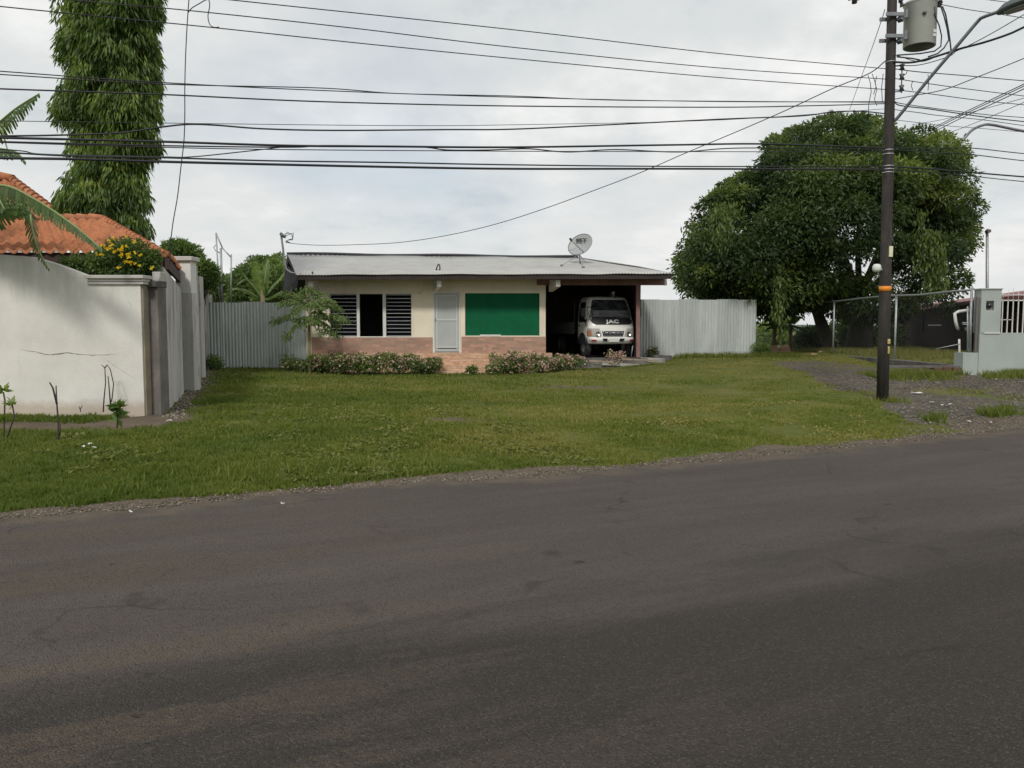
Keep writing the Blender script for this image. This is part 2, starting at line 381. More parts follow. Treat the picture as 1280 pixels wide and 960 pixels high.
GZ=np.where(rel<-.25,GZ-.06,np.where(rel<.15,GZ-.004,GZ))
dist=np.hypot(GX,GY); GZ=GZ-np.clip(dist-120,0,900)*.004
ny,nx=GX.shape
V=np.stack([GX,GY,GZ],-1).reshape(-1,3); I=np.arange(ny*nx).reshape(ny,nx)
idx=np.stack([I[:-1,:-1],I[:-1,1:],I[1:,1:],I[1:,:-1]],-1).reshape(-1)
go=np_mesh('ground',V,4,idx,M['ground'],smooth=True); tag(go,kind='structure')
for nm,ar in (('grass',GG),('gravel',np.maximum(GV*np.clip((rel-.7)/.9,.12,1),(rel<.7)*.2))):
    a=go.data.attributes.new(nm,'FLOAT','POINT'); a.data.foreach_set('value',ar.astype(np.float32).ravel())
# road strip
rx=np.concatenate([np.arange(-60,-9,1.5),np.arange(-9,16,.06),np.arange(16,70,1.5)]); rows=[]
TT=[]; jag=(fbm(rx*.7,rx*0,76)-.5)*.35+(fbm(rx*2.5,rx*0,77)-.5)*.28+(fbm(rx*9,rx*0,78)-.5)*.10
dirn=Vector((math.cos(R(23.5)),math.sin(R(23.5)),0)); 
mb=MB()
P=[]
for t in (0,.003,.015,.035,.06,.12,.5,1.0):
    row=[]
    for x,j in zip(rx,jag):
        y=float(edgeY(x))+j*(1 if t<.2 else 0); z=.012 if t>0 else -.03; TT.append(1-min(1,t/.06))
        if t==0: y+=.02
        row.append((x+t*4.8,y-t*11.5,z))
    P.append(row)
mb.grid(P,True,flip=True); ro=mb.build('road',M['road']); tag(ro,kind='structure'); ro.data.attributes.new('tone','FLOAT','POINT').data.foreach_set('value',np.array(TT,np.float32))
hb=MB()
PP=[];xs=np.linspace(-400,500,90)
for y,k in ((330,0),(380,1),(460,.6)):
    PP.append([(x,y,-3+k*(3+4*float(fbm(x*.012,0,3)))) for x in xs])
hb.grid(PP); M['hill']=mat('far_hill',(.09,.12,.08),.95,.3,.05,bmp=0); tag(hb.build('hill',M['hill']),kind='structure')
# ------------------------------------------------------------------ stuff: grass blades
def point_in(poly,x,y):
    poly=np.asarray(poly,float); ins=np.zeros(len(x),bool); n=len(poly)
    for i in range(n):
        x0,y0=poly[i];x1,y1=poly[(i+1)%n]
        c=((y0>y)!=(y1>y))&(x<(x1-x0)*(y-y0)/(y1-y0+1e-12)+x0); ins^=c
    return ins
def poly_dist(poly,x,y):
    poly=np.asarray(poly,float); d=np.full(len(x),1e9); n=len(poly)
    for i in range(n):
        a=poly[i];b=poly[(i+1)%n]; ab=b-a; t=np.clip(((x-a[0])*ab[0]+(y-a[1])*ab[1])/(ab@ab+1e-9),0,1)
        d=np.minimum(d,np.hypot(x-a[0]-t*ab[0],y-a[1]-t*ab[1]))
    return d
M['grass']=leafmat('grass_blade',(.085,.125,.020),(.158,.178,.036),(.29,.245,.085),.40,.6)
def grass(name,N,ylo,yhi,label,hmul=1.0,cond=None,tb=0.):
    u=RNG.random(N); Y=1/(1/ylo+(1/yhi-1/ylo)*u); X=(RNG.random(N)*1.5-.77)*Y
    g,_=grassmask(X,Y); k=(g>RNG.random(N)*.8+.12)&(X>-13)&(X<21)
    wallx=-5.75-(Y-12.9)*.34
    k&=~((Y>12.85)&(X<wallx+.1)); k&=~((Y>26.4)&(X>-7.2)&(X<4.6))&~((Y>26.9)&(X<-6.9))&~((Y>20.6)&(X>12.1))&~((Y>29.8)&(X>4)&(X<9.3))
    if cond is not None: k&=cond(X,Y)
    X=X[k];Y=Y[k];n=len(X)
    Z=H(X,Y)
    tuft=fbm(X*1.6,Y*1.6,61); fine=fbm(X*6,Y*6,63)
    h=(.022+.055*np.clip(tuft*fine*3.2-.35,0,1)+.018*RNG.random(n))*hmul*np.clip((X*-.07+.75),.42,1.0)
    w=(.004+.0011*Y)*(.7+.6*RNG.random(n))
    a=RNG.random(n)*6.283; lean=RNG.normal(0,.55,(n,2))*h[:,None]
    dx=np.cos(a)*w;dy=np.sin(a)*w
    B=np.stack([X,Y,Z-.012],-1)
    v0=B+np.stack([-dx,-dy,0*dx],-1); v1=B+np.stack([dx,dy,0*dx],-1); v2=B+np.stack([lean[:,0],lean[:,1],h+.012],-1)
    V=np.stack([v0,v1,v2],1).reshape(-1,3)
    tone=np.clip(.30+1.1*(fbm(X*.45,Y*.45,71)-.45)+(RNG.random(n)-.5)*.35+(.5*(fbm(X*2.0,Y*2.0,73)-.5))+.20*np.clip((X+3)/8,-.3,1)+tb,0,1)
    o=np_mesh(name,V,3,np.arange(len(V)),M['grass'],tone=tone); return tag(o,label,'grass',kind='stuff')
grass('lawn_grass',430000,6.3,34,'short mown green grass of the open front lawn')
# taller weeds by the right wall and along kerb
def weeds(name,N,xr,yf,h0,label,tb):
    X=RNG.uniform(xr[0],xr[1],N); Y=yf(X)+RNG.normal(0,1,N)*yf.s
    k=fbm(X*1.5,Y*1.5,91)>.42; X=X[k];Y=Y[k];n=len(X); Z=H(X,Y)
    h=h0*(.4+.8*RNG.random(n))*(.5+fbm(X*2,Y*2,93)); w=.008+.012*RNG.random(n); a=RNG.random(n)*6.283
    lean=RNG.normal(0,.4,(n,2))*h[:,None]; B=np.stack([X,Y,Z-.01],-1); D=np.stack([np.cos(a)*w,np.sin(a)*w,0*w],-1)
    V=np.stack([B-D,B+D,B+np.stack([lean[:,0],lean[:,1],h],-1)],1).reshape(-1,3)
    o=np_mesh(name,V,3,np.arange(len(V)),M['grass'],tone=np.clip(.2+.5*RNG.random(n)+tb,0,1)); tag(o,label,'grass',kind='stuff')
class YF:
    def __init__(s,f,sd): s.f=f;s.s=sd
    def __call__(s,x): return s.f(x)
weeds('tall_grass',26000,(9.2,20),YF(lambda x:20.3-np.clip((x-14),0,9)*.1+0*x,.35),.17,'bright green grass verge before the grey wall and ditch',.0)
weeds('field_grass',26000,(12.3,17),YF(lambda x:RNG.uniform(21.5,34,len(x)),.3),.18,'pale grass of the yard beyond the chain link fence',.25)
weeds('kerb_weeds',1800,(6.9,9.8),YF(lambda x:edgeY(x)+1.35,.14),.17,'dark weed tufts along the gravel road edge',-.2)
weeds('fence_weeds',5000,(4.9,10.5),YF(lambda x:29.4+0*x,.3),.2,'green weeds at the foot of the corrugated fences',.0)
weeds('pole_weeds',160,(6.95,7.6),YF(lambda x:15.35+0*x,.12),.14,'few weed tufts around the foot of the utility pole',.0)
weeds('wall_foot_grass',2200,(-8.6,-6.2),YF(lambda x:12.68+0*x,.07),.09,'thin grass line at the foot of the white wall',.0)
weeds('lane_edge_weeds',1600,(-4.6,-.8),YF(lambda x:edgeY(x)+1.0,.25),.13,'bluish weeds at the left road edge',-.1)
def clover(name,N,cond,label,s0,tb):
    Y=RNG.uniform(7.2,15,N); X=RNG.uniform(-6,6,N); k=(fbm(X*1.3,Y*1.3,141)>.56)&(grassmask(X,Y)[0]>.7)&cond(X,Y); X=X[k];Y=Y[k];n=len(X)
    Z=H(X,Y)+.015+.05*RNG.random(n)*np.clip(fbm(X*4,Y*4,7)*1.5,0,1); a=RNG.random(n)*6.283; s=s0*(.5+.8*RNG.random(n)); t=RNG.normal(0,.35,(n,2))
    B=np.stack([X,Y,Z],-1); u=np.stack([np.cos(a),np.sin(a),t[:,0]],-1)*s[:,None]; v=np.stack([-np.sin(a),np.cos(a),t[:,1]],-1)*s[:,None]*.45
    V=np.stack([B,B+u*.5-v,B+u,B+u*.5+v],1).reshape(-1,3)
    o=np_mesh(name,V,4,np.arange(len(V)),M['grass'],tone=np.clip(.3+.4*RNG.random(n)+tb,0,1)); tag(o,label,'weeds',kind='stuff')
clover('lawn_weeds',60000,lambda X,Y:(X<1.5-(Y-8)*.35),'patches of small broad leaved weeds in the left part of the lawn',.045,.0)
clover('dry_lawn_patches',26000,lambda X,Y:fbm(X*.6,Y*.6,191)>.5,'yellowed dry leaf patches scattered over the lawn',.035,.5)
# gravel stones (stuff)
def stones(name,N,xf,label,m,smin=.008,smax=.03):
    X,Y=xf(N); Z=H(X,Y); n=len(X); s=RNG.uniform(smin,smax,n)*RNG.uniform(.5,1,n)
    base=np.array([(1,0,0),(-1,0,0),(0,1,0),(0,-1,0),(0,0,.7),(0,0,-.5)]); tri=np.array([(0,2,4),(2,1,4),(1,3,4),(3,0,4),(2,0,5),(1,2,5),(3,1,5),(0,3,5)])
    V=(base[None]*RNG.uniform(.6,1.3,(n,6,1))*s[:,None,None]); a=RNG.random(n)*6.28; c,si=np.cos(a),np.sin(a)
    x=V[:,:,0]*c[:,None]-V[:,:,1]*si[:,None]; y=V[:,:,0]*si[:,None]+V[:,:,1]*c[:,None]
    V=np.stack([x+X[:,None],y+Y[:,None],V[:,:,2]+(Z+s*.1)[:,None]],-1).reshape(-1,3)
    idx=(tri[None]+np.arange(n)[:,None,None]*6).reshape(-1)
    o=np_mesh(name,V,3,idx,m,tone=np.repeat(RNG.random(n),8)); tag(o,label,'gravel',kind='stuff')
M['stones']=leafmat('gravel_stones',(.06,.050,.038),(.135,.115,.088),(.27,.235,.185),0,.9)
def _edge(N):
    X=RNG.uniform(-5,11,N); w=.04+.55*fbm(X*.8,X*0,5)**1.5*np.clip(1.2+X*.06,.8,2); return X,edgeY(X)+(fbm(X*.7,X*0,76)-.5)*.35+np.abs(RNG.normal(0,1,N))*w+.02-.25*RNG.random(N)**3
stones('verge_gravel',6500,_edge,'loose brown gravel along the asphalt edge',M['stones'],.006,.022)
def _apron(N):
    X=RNG.uniform(5.5,20,N);Y=RNG.uniform(11.5,21,N);g,v=grassmask(X,Y);k=(v>.4)&(Y>edgeY(X)+.1);return X[k],Y[k]
stones('apron_gravel',16000,_apron,'grey crushed stone apron around the utility pole',M['stones'],.01,.035)
def _side(N):
    Y=RNG.uniform(12.6,26,N); return -5.65-(Y-12.9)*.34+np.abs(RNG.normal(0,.28,N)),Y
stones('side_rubble',2500,_side,'dark rubble strip at the foot of the side wall',M['stones'],.015,.06)
# ------------------------------------------------------------------ main house
SK=-.27                                           # plots run back and to the left
def X_(px,Y): return at(px,408,Y).x
def Z_(py,Y): return at(640,py,Y).z
HY=27.0
house=thing('house','single storey cream house with grey zinc roof, stone dado and dark carport','house',(-2.5,HY,.1))
def skb(mb,x0,x1,y0,y1,z0,z1,ybase=HY):   # skewed box
    sx=lambda x,y:x+(y-ybase)*SK
    vs=[(sx(x0,y0),y0,z0),(sx(x1,y0),y0,z0),(sx(x1,y1),y1,z0),(sx(x0,y1),y1,z0),(sx(x0,y0),y0,z1),(sx(x1,y0),y0,z1),(sx(x1,y1),y1,z1),(sx(x0,y1),y1,z1)]
    mb.add(vs,[(0,3,2,1),(4,5,6,7),(0,1,5,4),(1,2,6,5),(2,3,7,6),(3,0,4,7)])
xl=X_(387,HY); xr=X_(682,HY); FLOOR=.72
w0,w1=X_(412,HY),X_(515,HY); wz0,wz1=Z_(421.5,HY),Z_(366.5,HY)
d0,d1=X_(541.5,HY),X_(575.5,HY); dz1=Z_(364.5,HY)
g0,g1=X_(581.5,HY),X_(674.5,HY); gz0,gz1=Z_(419.5,HY),Z_(366.5,HY)
WT=3.35; T=.16
wl=MB()
for a,b,z0,z1 in ((xl,w0,0,WT),(w0,w1,0,wz0),(w0,w1,wz1,WT),(w1,d0,0,WT),(d0,d1,0,FLOOR),(d0,d1,dz1,WT),(d1,g0,0,WT),(g0,g1,0,gz0),(g0,g1,gz1,WT),(g1,xr,0,WT)):
    skb(wl,a,b,HY,HY+T,z0,z1)
skb(wl,xl,xl+T,HY+T,35,0,WT+.0); skb(wl,xr-T,xr,HY+T,35,0,WT); skb(wl,xl,xr,35,35+T,0,WT)
wall=wl.build('wall',M['cream'],house)
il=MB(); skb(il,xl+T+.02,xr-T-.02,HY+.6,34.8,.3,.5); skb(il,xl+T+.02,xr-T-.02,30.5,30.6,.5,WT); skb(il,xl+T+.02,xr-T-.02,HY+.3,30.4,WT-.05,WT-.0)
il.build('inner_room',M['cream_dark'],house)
dd=MB()
for a,b in ((xl+.04,d0-.035),(d1+.035,xr-.002)): skb(dd,a,b,HY-.035,HY-.002,.1,Z_(421.6 if a<d0 else 420.8,HY))
dado=dd.build('stone_dado',M['dado'],house)
tr=MB()  # raised trim frames
def frame(mb,a,b,z0,z1,w,y0,y1,bottom=True):
    mb.box((a-w,y0,z0-(w if bottom else 0)),(a,y1,z1+w)); mb.box((b,y0,z0-(w if bottom else 0)),(b+w,y1,z1+w)); mb.box((a,y0,z1),(b,y1,z1+w))
    if bottom: mb.box((a,y0,z0-w),(b,y1,z0))
frame(tr,g0,g1,gz0,gz1,.10,HY-.03,HY-.001); tr.build('window_trim',M['cream'],house); tr=MB(); frame(tr,w0,w1,wz0,wz1,.05,HY-.025,HY-.001)
tr.build('window_trim',M['cream'],house)
# corner column at left
MB().box((xl-.10,HY-.06,.05),(xl+.06,HY+.12,WT)).build('corner_column',M['cream'],house)
# window
M['louvre_glass']=glass('louvre_glass',(.006,.007,.010),1.0); M['louvre_glass'].node_tree.nodes['Principled BSDF'].inputs['Specular IOR Level'].default_value=.0
M['louvre']=mat('louvre_aluminium',(.5,.5,.49),.35,.1,bmp=0,metal=.4)
wf=MB(); c1,c2=X_(446,HY),X_(449.5,HY); c3,c4=X_(478.5,HY),X_(482.5,HY)
for a,b in ((w0,w0+.025),(c1,c2),(c3,c4),(w1-.025,w1)): wf.box((a,HY+.02,wz0),(b,HY+.10,wz1))
wf.box((w0,HY+.022,wz0),(w1,HY+.098,wz0+.025)); wf.box((w0,HY+.022,wz1-.025),(w1,HY+.098,wz1))
wframe=wf.build('window',M['white'],house); tag(wframe,'wide window with dark open middle bay between two louvred bays')
for a,b in ((w0+.03,c1-.005),(c4+.005,w1-.03)):
    lm=MB(); n=12
    for k in range(n):
        z=wz0+.05+(wz1-wz0-.1)*k/(n-1)
        if k in (5,): continue
        lm.add([(a,HY+.03,z-.010),(b,HY+.03,z-.010),(b,HY+.055,z+.085),(a,HY+.055,z+.085),(a,HY+.03,z-.002),(b,HY+.03,z-.002),(b,HY+.05,z+.09),(a,HY+.05,z+.09)],[(0,3,2,1),(4,5,6,7),(0,1,5,4),(1,2,6,5),(2,3,7,6),(3,0,4,7)])
    lb=lm.build('louvre',M['louvre_glass'],wframe)
    lf=MB()
    for k in range(n):
        z=wz0+.05+(wz1-wz0-.1)*k/(n-1); lf.box((a,HY+.012,z-.009),(b,HY+.028,z+.007))
    for t in ((.0,.35) if a<c1 else (.04,.0)): lf.box((a+.02+t*0,HY+.008,wz0+.03),(a+.035+t*0,HY+.011,wz1-.03))
    lf.build('louvre_clip',M['louvre'],wframe)
# door
df=MB(); 
for a,b in ((d0+.002,d0+.05),(d1-.05,d1-.002)): df.box((a,HY-.03,FLOOR),(b,HY+.10,dz1-.002))
df.box((d0+.05,HY-.028,dz1-.05),(d1-.05,HY+.10,dz1-.002))
M['door_panel']=mat('door_panel_paint',(.40,.43,.42),.45,.06,2.5,bmp=.03,dirt=(.30,.31,.30),dirtamt=.3)
door=MB().box((d0+.052,HY+.02,FLOOR+.03),(d1-.052,HY+.06,dz1-.053)).build('door',M['door_panel'],house)
df.build('door_frame',M['white'],door)
db=MB(); zz=Z_(400,HY); db.box((d0+.10,HY+.0,zz-.02),(d1-.10,HY+.018,zz+.03))
for x in (d0+.10,d1-.14): db.box((x,HY+.002,FLOOR+.16),(x+.04,HY+.018,dz1-.12))
db.box((d0+.14,HY+.002,FLOOR+.16),(d1-.14,HY+.018,FLOOR+.2)); db.box((d0+.14,HY+.002,dz1-.16),(d1-.14,HY+.018,dz1-.12))
db.build('door_rail',M['doorwhite'],door)
MB().box((d0+.15,HY+.014,FLOOR+.13),(d1-.15,HY+.019,FLOOR+.155)).build('door_gap',M['dark'],door)
hd=MB(); hd.box((d0+.075,HY-.03,zz-.04),(d0+.10,HY+.018,zz+.06)); hd.build('handle',M['steel'],door,bevel=.005)
# green boarded window
gp=MB().box((g0,HY+.03,gz0),(g1,HY+.07,gz1)).build('window_board',M['green'],house); tag(gp,'large window boarded over in bright green')
gs=MB()
for k in (1,2,3): x=g0+(g1-g0)*k/4; gs.box((x-.006,HY+.024,gz0),(x+.006,HY+.0295,gz1))
gs.build('board_joint',mat('board_joint',(.004,.06,.028),.6,.1,bmp=0),gp)
MB().box((X_(600,HY),HY-.04,gz0-.02),(X_(626,HY),HY-.031,gz0+.035)).build('window_sill',M['white'],house)
# wall light & vent
MB().lathe([(.0,.0),(.05,.01),(.055,.05),(.0,.08)],at(525,367,HY-.06),12).build('wall_lamp',M['white'],house)
# porch / steps (terracotta)
st=MB(); px0,px1=X_(392,HY),X_(690,HY)
for k,(y0,z1) in enumerate(((HY-.35,FLOOR-.01),(HY-.75,FLOOR-.2),(HY-1.1,FLOOR-.38),(HY-1.45,FLOOR-.56))):
    st.box((px0 if k<1 else (X_(520,HY) if k<2 else X_(528,HY)),y0,.0),(px1-(.0 if k<1 else .2+.12*k),y0+(.4 if k==0 else .36),z1))
st.build('steps',M['terra'],house,bevel=.012)
# carport slab, walls
cx1=X_(799,HY)
cs=MB(); cs.add([(xr,HY-.1,0),(cx1+.3,HY-.1,0),(cx1+.3,34,0),(xr-1.9,34,0),(xr,HY-.1,.52),(cx1+.3,HY-.1,.52),(cx1+.3,34,.52),(xr-1.9,34,.52)],[(0,3,2,1),(4,5,6,7),(0,1,5,4),(1,2,6,5),(2,3,7,6),(3,0,4,7)]); cs.build('carport_floor',M['concrete_dark'],house)
cw=MB(); skb(cw,xr+.02,cx1+2.2,34.0,34.1,.5,3.9); cw.box((cx1+.02,HY+.2,.5),(cx1+.07,34.0,3.15))
cw.build('carport_wall',M['wood_dark'],house)
MB().bar(at(797.5,447,HY),at(797.5,352,HY),.13,.13).build('carport_post',M['pinkbeam'],house)
hbm=MB(); hbm.box((xr-.3,HY-.07,Z_(356.5,HY)),(X_(829.5,HY),HY+.07,Z_(347.5,HY))); hbm.build('carport_beam',M['pinkbeam'],house)
MB().box((X_(829.5,HY),HY-.075,Z_(356.7,HY)),(X_(832.5,HY),HY+.075,Z_(347,HY))).build('beam_end',M['white'],house)
for px in (389,549.5,697.5):
    b=MB(); x=X_(px,26.2); zb=Z_(358,26.2); zt=Z_(350,26.2); dx=-.2 if px>500 else 0
    b.add([(x-.07,26.2,zb),(x+.07,26.2,zb),(x+.07+dx,HY,zb-.14),(x-.07+dx,HY,zb-.14),(x-.07,26.2,zt),(x+.07,26.2,zt),(x+.07+dx,HY,zt+.05),(x-.07+dx,HY,zt+.05)],[(0,3,2,1),(4,5,6,7),(0,1,5,4),(1,2,6,5),(2,3,7,6),(3,0,4,7)])
    b.build('roof_beam',M['white'],house)
# soffit timber line + fascia
YE=25.95; ZE=Z_(343.6,YE)
EL=Vector((X_(371,YE),YE,ZE)); ER=Vector((X_(843,YE),YE,ZE+.03)); RL=at(359,318.5,31); RR=at(722,322.5,31); RR.x=X_(722,31); 
BL=Vector((X_(352,36),36,Z_(366,36))); BR=Vector((RR.x+1.4,36,BL.z))
def lerp(a,b,t): return a+(b-a)*t
rf=MB()
def slope(mb,A,B,C,D,waves,nv,amp=.022,jag=0.03):   # A-B eave, D-C ridge
    rows=[]; n=waves*6
    for j in range(nv+1):
        t=j/nv; row=[]
        for i in range(n+1):
            s=i/n; p=lerp(lerp(A,B,s),lerp(D,C,s),t)
            k=amp*math.sin(2*math.pi*s*waves)
            sag=.035*math.sin(s*9+1)*math.sin(math.pi*t)+.03*float(vnoise(s*14,t*3,4))
            p=Vector((p.x,p.y-(jag*float(vnoise(s*waves/4,0,8)) if j==0 else 0),p.z+k+sag)); row.append(p)
        rows.append(row)
    mb.grid(rows,True)
slope(rf,EL,ER,RR,RL,120,4,.011)
slope(rf,ER,BR,RR,RR+Vector((-.01,0,0)),60,3,.011)
slope(rf,BR,BL,RL,RR,60,3)
roof=rf.build('roof',M['zinc'],house)
so=roof.modifiers.new('solid','SOLIDIFY'); so.thickness=.012
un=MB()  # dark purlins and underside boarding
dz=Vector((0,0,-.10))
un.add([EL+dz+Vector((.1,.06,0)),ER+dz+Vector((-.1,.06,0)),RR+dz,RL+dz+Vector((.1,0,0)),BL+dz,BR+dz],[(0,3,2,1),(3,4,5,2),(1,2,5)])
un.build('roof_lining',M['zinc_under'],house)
fa=MB(); fa.bar(EL+Vector((.05,.06,-.09)),ER+Vector((-.1,.06,-.09)),.05,.13); fa.bar(EL+Vector((.05,.05,-.08)),RL+Vector((.05,0,-.14)),.04,.16); fa.bar(RL+Vector((.05,0,-.14)),BL+Vector((.05,0,-.1)),.04,.2)
fa.build('fascia',mat('fascia_timber',(.035,.025,.022),.9,.3,4),house)
gb=MB(); gb.add([(xl-.02,HY+.2,2.4),(xl+(8)*SK-.02,35,2.4),(xl+8*SK-.05,35,3.2),(RL.x+1.25,31,RL.z-.25),(xl-.02,HY+.2,3.3)],[(0,1,2,3,4)])
gb.build('gable_wall',M['concrete_dark'],house)
rc=MB(); rc.tube([lerp(RL,RR,t)+Vector((0,-.02,.045+.02*math.sin(t*14))) for t in [i/14 for i in range(15)]],.05,8); rc.build('ridge_cap',M['zinc_under'],house)
# hung dark cloth under left overhang
M['tarp']=mat('dark_tarp',(.03,.028,.035),.9,.3,2)
tp=MB(); A=at(373,347,27.3);B=at(360,333,31.);C=at(352,366,35.);D=at(371,362,29)
tp.add([A,B,C,D],[(0,1,2,3)]); tpo=tp.build('side_awning',M['tarp'],house); tpo.modifiers.new('s','SOLIDIFY').thickness=.03
# bent hook on the roof
t=MB(); q=lambda px,py:at(px,py,27.0)
t.tube([q(545,340),q(545.5,336),q(548,330),q(549.5,331),q(550,336),q(548,339),q(546,337)],.022,6)
tag(t.build('wire_hook',M['black']),'bent black wire loop sticking up from the middle of the zinc roof','hook')
for px,h in ((391,4.5),(376,2)):
    MB().tube([at(px,344,26.1),at(px-.5,344-h,26.1)],.03,5).build('roof_bolt',M['black'],house)
# ---------------- service mast
ms=MB(); MY=26.4
ms.tube([at(372,342,MY),at(364,341,MY),at(358,337,MY),at(355,328,MY),at(354,312,MY),at(351.5,294,MY)],.035,8)
mast=thing('service_mast','bent grey conduit mast at the left end of the zinc roof','mast',at(372,342,MY)); ms.build('conduit',M['pipe'],mast)
MB().tube([at(351,292,MY),at(354,295,MY-.05),at(357,296,MY-.05)],.055,8).build('weatherhead',M['steel'],mast)
lw=MB()
for sd in range(3):
    rr=random.Random(sd); lw.tube([at(355,295,MY),at(358+rr.uniform(-1,2),290+sd*2,MY),at(364+sd*1.5,293-sd,MY),at(366,298+sd,MY),at(360+sd,300,MY),at(357,303-sd,MY),at(364,304,MY)],.010,5)
lw.build('loose_wire',M['cable'],mast)
# ---------------- satellite dish
DC=at(725,305.5,28.6); dish=thing('satellite_dish','round grey satellite dish tilted on tripod struts on the zinc roof','satellite dish',at(725,332,28.2))
nd=Vector((-.42,-.82,.38)).normalized()
ax=nd.cross(Vector((0,0,1))).normalized(); up=ax.cross(nd).normalized()
# rotate ellipse so long axis leans right
ca,sa=math.cos(R(-32)),math.sin(R(-32)); e1=ax*ca+up*sa; e2=-ax*sa+up*ca
ms=[];n=36
for j in range(9):
    r=j/8; row=[]
    for k in range(n+1):
        a=2*math.pi*k/n; row.append(DC+e1*(.46*r*math.cos(a))+e2*(.39*r*math.sin(a))-nd*(.085*(1-r*r)))
    ms.append(row)
d=MB().grid(ms); do=d.build('reflector',M['dish'],dish); so=do.modifiers.new('s','SOLIDIFY'); so.thickness=.012
rim=MB().tube([DC+e1*(.46*math.cos(2*math.pi*k/n))+e2*(.39*math.sin(2*math.pi*k/n)) for k in range(n+1)],.012,6); rim.build('rim',M['steel'],do)
sb=MB()
foot=[at(702,332,27.6),at(729,334.5,27.3),at(732,328,28.6)]; hub=at(724,318,28.75)
MB().tube([hub,at(725.5,329,28.5)],.028,8).build('post',M['steel'],dish)
for f_ in foot: MB().tube([f_,hub],.013,6).build('strut',M['pipe'],dish)
for f_ in foot[:2]: MB().lathe([(0,0),(.05,0),(.05,.03),(0,.03)],f_,10).build('foot',M['black'],dish)
arm0=DC-e2*.40; arm1=at(713.5,299.5,28.0)
MB().tube([arm0,arm1],.014,6).build('feed_arm',M['steel'],dish)
MB().tube([arm1+nd*.05,arm1-nd*.08],[.045,.035],8).build('feed_horn',M['black'],dish)
def text(body,size,name,material,parent,loc,xax,yax,extr=.004,local=False,bold=0,sx=1.0):
    cu=bpy.data.curves.new('t','FONT'); cu.body=body; cu.size=size; cu.extrude=extr; cu.align_x='CENTER'; cu.align_y='CENTER'; cu.offset=bold; cu.space_character=1.15
    ob=bpy.data.objects.new('t',cu); COL.objects.link(ob)
    me=bpy.data.meshes.new_from_object(ob.evaluated_get(bpy.context.evaluated_depsgraph_get()),depsgraph=bpy.context.evaluated_depsgraph_get())
    bpy.data.objects.remove(ob); xa=Vector(xax).normalized(); ya=Vector(yax).normalized(); za=xa.cross(ya)
    o0=Vector((0,0,0)) if local else origin(parent)
    for v in me.vertices:
        p=v.co; v.co=Vector(loc)+xa*p.x*sx+ya*p.y+za*p.z-o0
    me.name=name; me.materials.clear(); me.materials.append(material); o=bpy.data.objects.new(name,me); COL.objects.link(o)
    if parent: o.parent=parent
    return o
text('SKY',.13,'lettering',M['black'],do,DC+up*.16-ax*.03+nd*.03,-ax if (-ax).x>0 else ax,up,.003,bold=.010,sx=1.6)
# ------------------------------------------------------------------ truck (local coords, front faces -y)
tp_=at(766,446,27.45); ttruck=thing('parked_truck','white cab flatbed truck with dark windscreen parked in the carport','truck',(tp_.x,27.42,.53),rz=R(13))
L=lambda mb,n,m,p=ttruck,bv=0: mb.build(n,m,p,bv,local=True)
prof=[(.48,.80,.10,1.50),(.60,.855,.015,1.55),(.80,.865,.0,1.57),(1.02,.865,.01,1.57),(1.16,.86,.05,1.57),(1.30,.85,.13,1.57),(1.5,.83,.23,1.57),(1.8,.79,.37,1.57),(1.98,.75,.46,1.56),(2.06,.70,.54,1.54),(2.10,.60,.68,1.48),(2.11,.30,.85,1.3)]
pz=[p[0] for p in prof]
def pv(z): return [float(np.interp(z,pz,[p[i] for p in prof])) for i in (1,2,3)]
NE=5.5
def fr(x,z,off=0):
    w,yf,yb=pv(z); yc=(yf+yb)/2; k=min(1,abs(x/w)); return Vector((x,yc-(yc-yf)*(1-k**NE)**(1/NE)-off,z))
def sd(y,z,s,off=0):
    w,yf,yb=pv(z); yc=(yf+yb)/2; k=min(1,abs((y-yc)/((yb-yf)/2))); return Vector((s*(w*(1-k**NE)**(1/NE)+off),y,z))
cb=MB(); rows=[]
for z in list(np.linspace(.48,1.98,18))+[2.02,2.06,2.085,2.10,2.11]:
    w,yf,yb=pv(z); yc=(yf+yb)/2; row=[]
    for k in range(65):
        a=2*math.pi*k/64; c,s=math.cos(a),math.sin(a)
        row.append((math.copysign(abs(c)**(2/NE),c)*w, yc+math.copysign(abs(s)**(2/NE),s)*(yb-yf)/2, z))
    rows.append(row)
cb.grid(rows); n=len(cb.v); cb.f.append(tuple(range(n-65,n-1))); cb.sm.append(True)
body=L(cb,'cab',M['truckwhite'])
def patch(f,u0,u1,z0,z1,nu=14,nz=8,shape=None):
    rows=[]
    for j in range(nz+1):
        tz=j/nz; row=[]
        for i in range(nu+1):
            tu=i/nu; a,b=(u0,u1) if shape is None else shape(tz); row.append(f(a+(b-a)*tu,z0+(z1-z0)*tz))
        rows.append(row)
    return rows
ws=MB().grid(patch(lambda x,z:fr(x,z,.008),0,0,1.36,1.99,shape=lambda t:(-.76-.03*math.sin(t*3)+.10*t**3,.76+.03*math.sin(t*3)-.10*t**3)))
wso=L(ws,'windscreen',M['ws'])
cowl=MB().grid(patch(lambda x,z:fr(x,z,.010),0,0,1.14,1.36,shape=lambda t:(-.62-.17*t**.45,.62+.17*t**.45)))
cow=L(cowl,'cowl',M['black'])
tx=text('JAC',.16,'lettering',M['whitepaint2'],None,(0,0,0),(1,0,0),(0,0,1),.006,bold=.008,sx=1.55)
for v in tx.data.vertices:
    p=fr(v.co.x,v.co.z+1.235,.030-v.co.y); v.co=p
tx.parent=cow
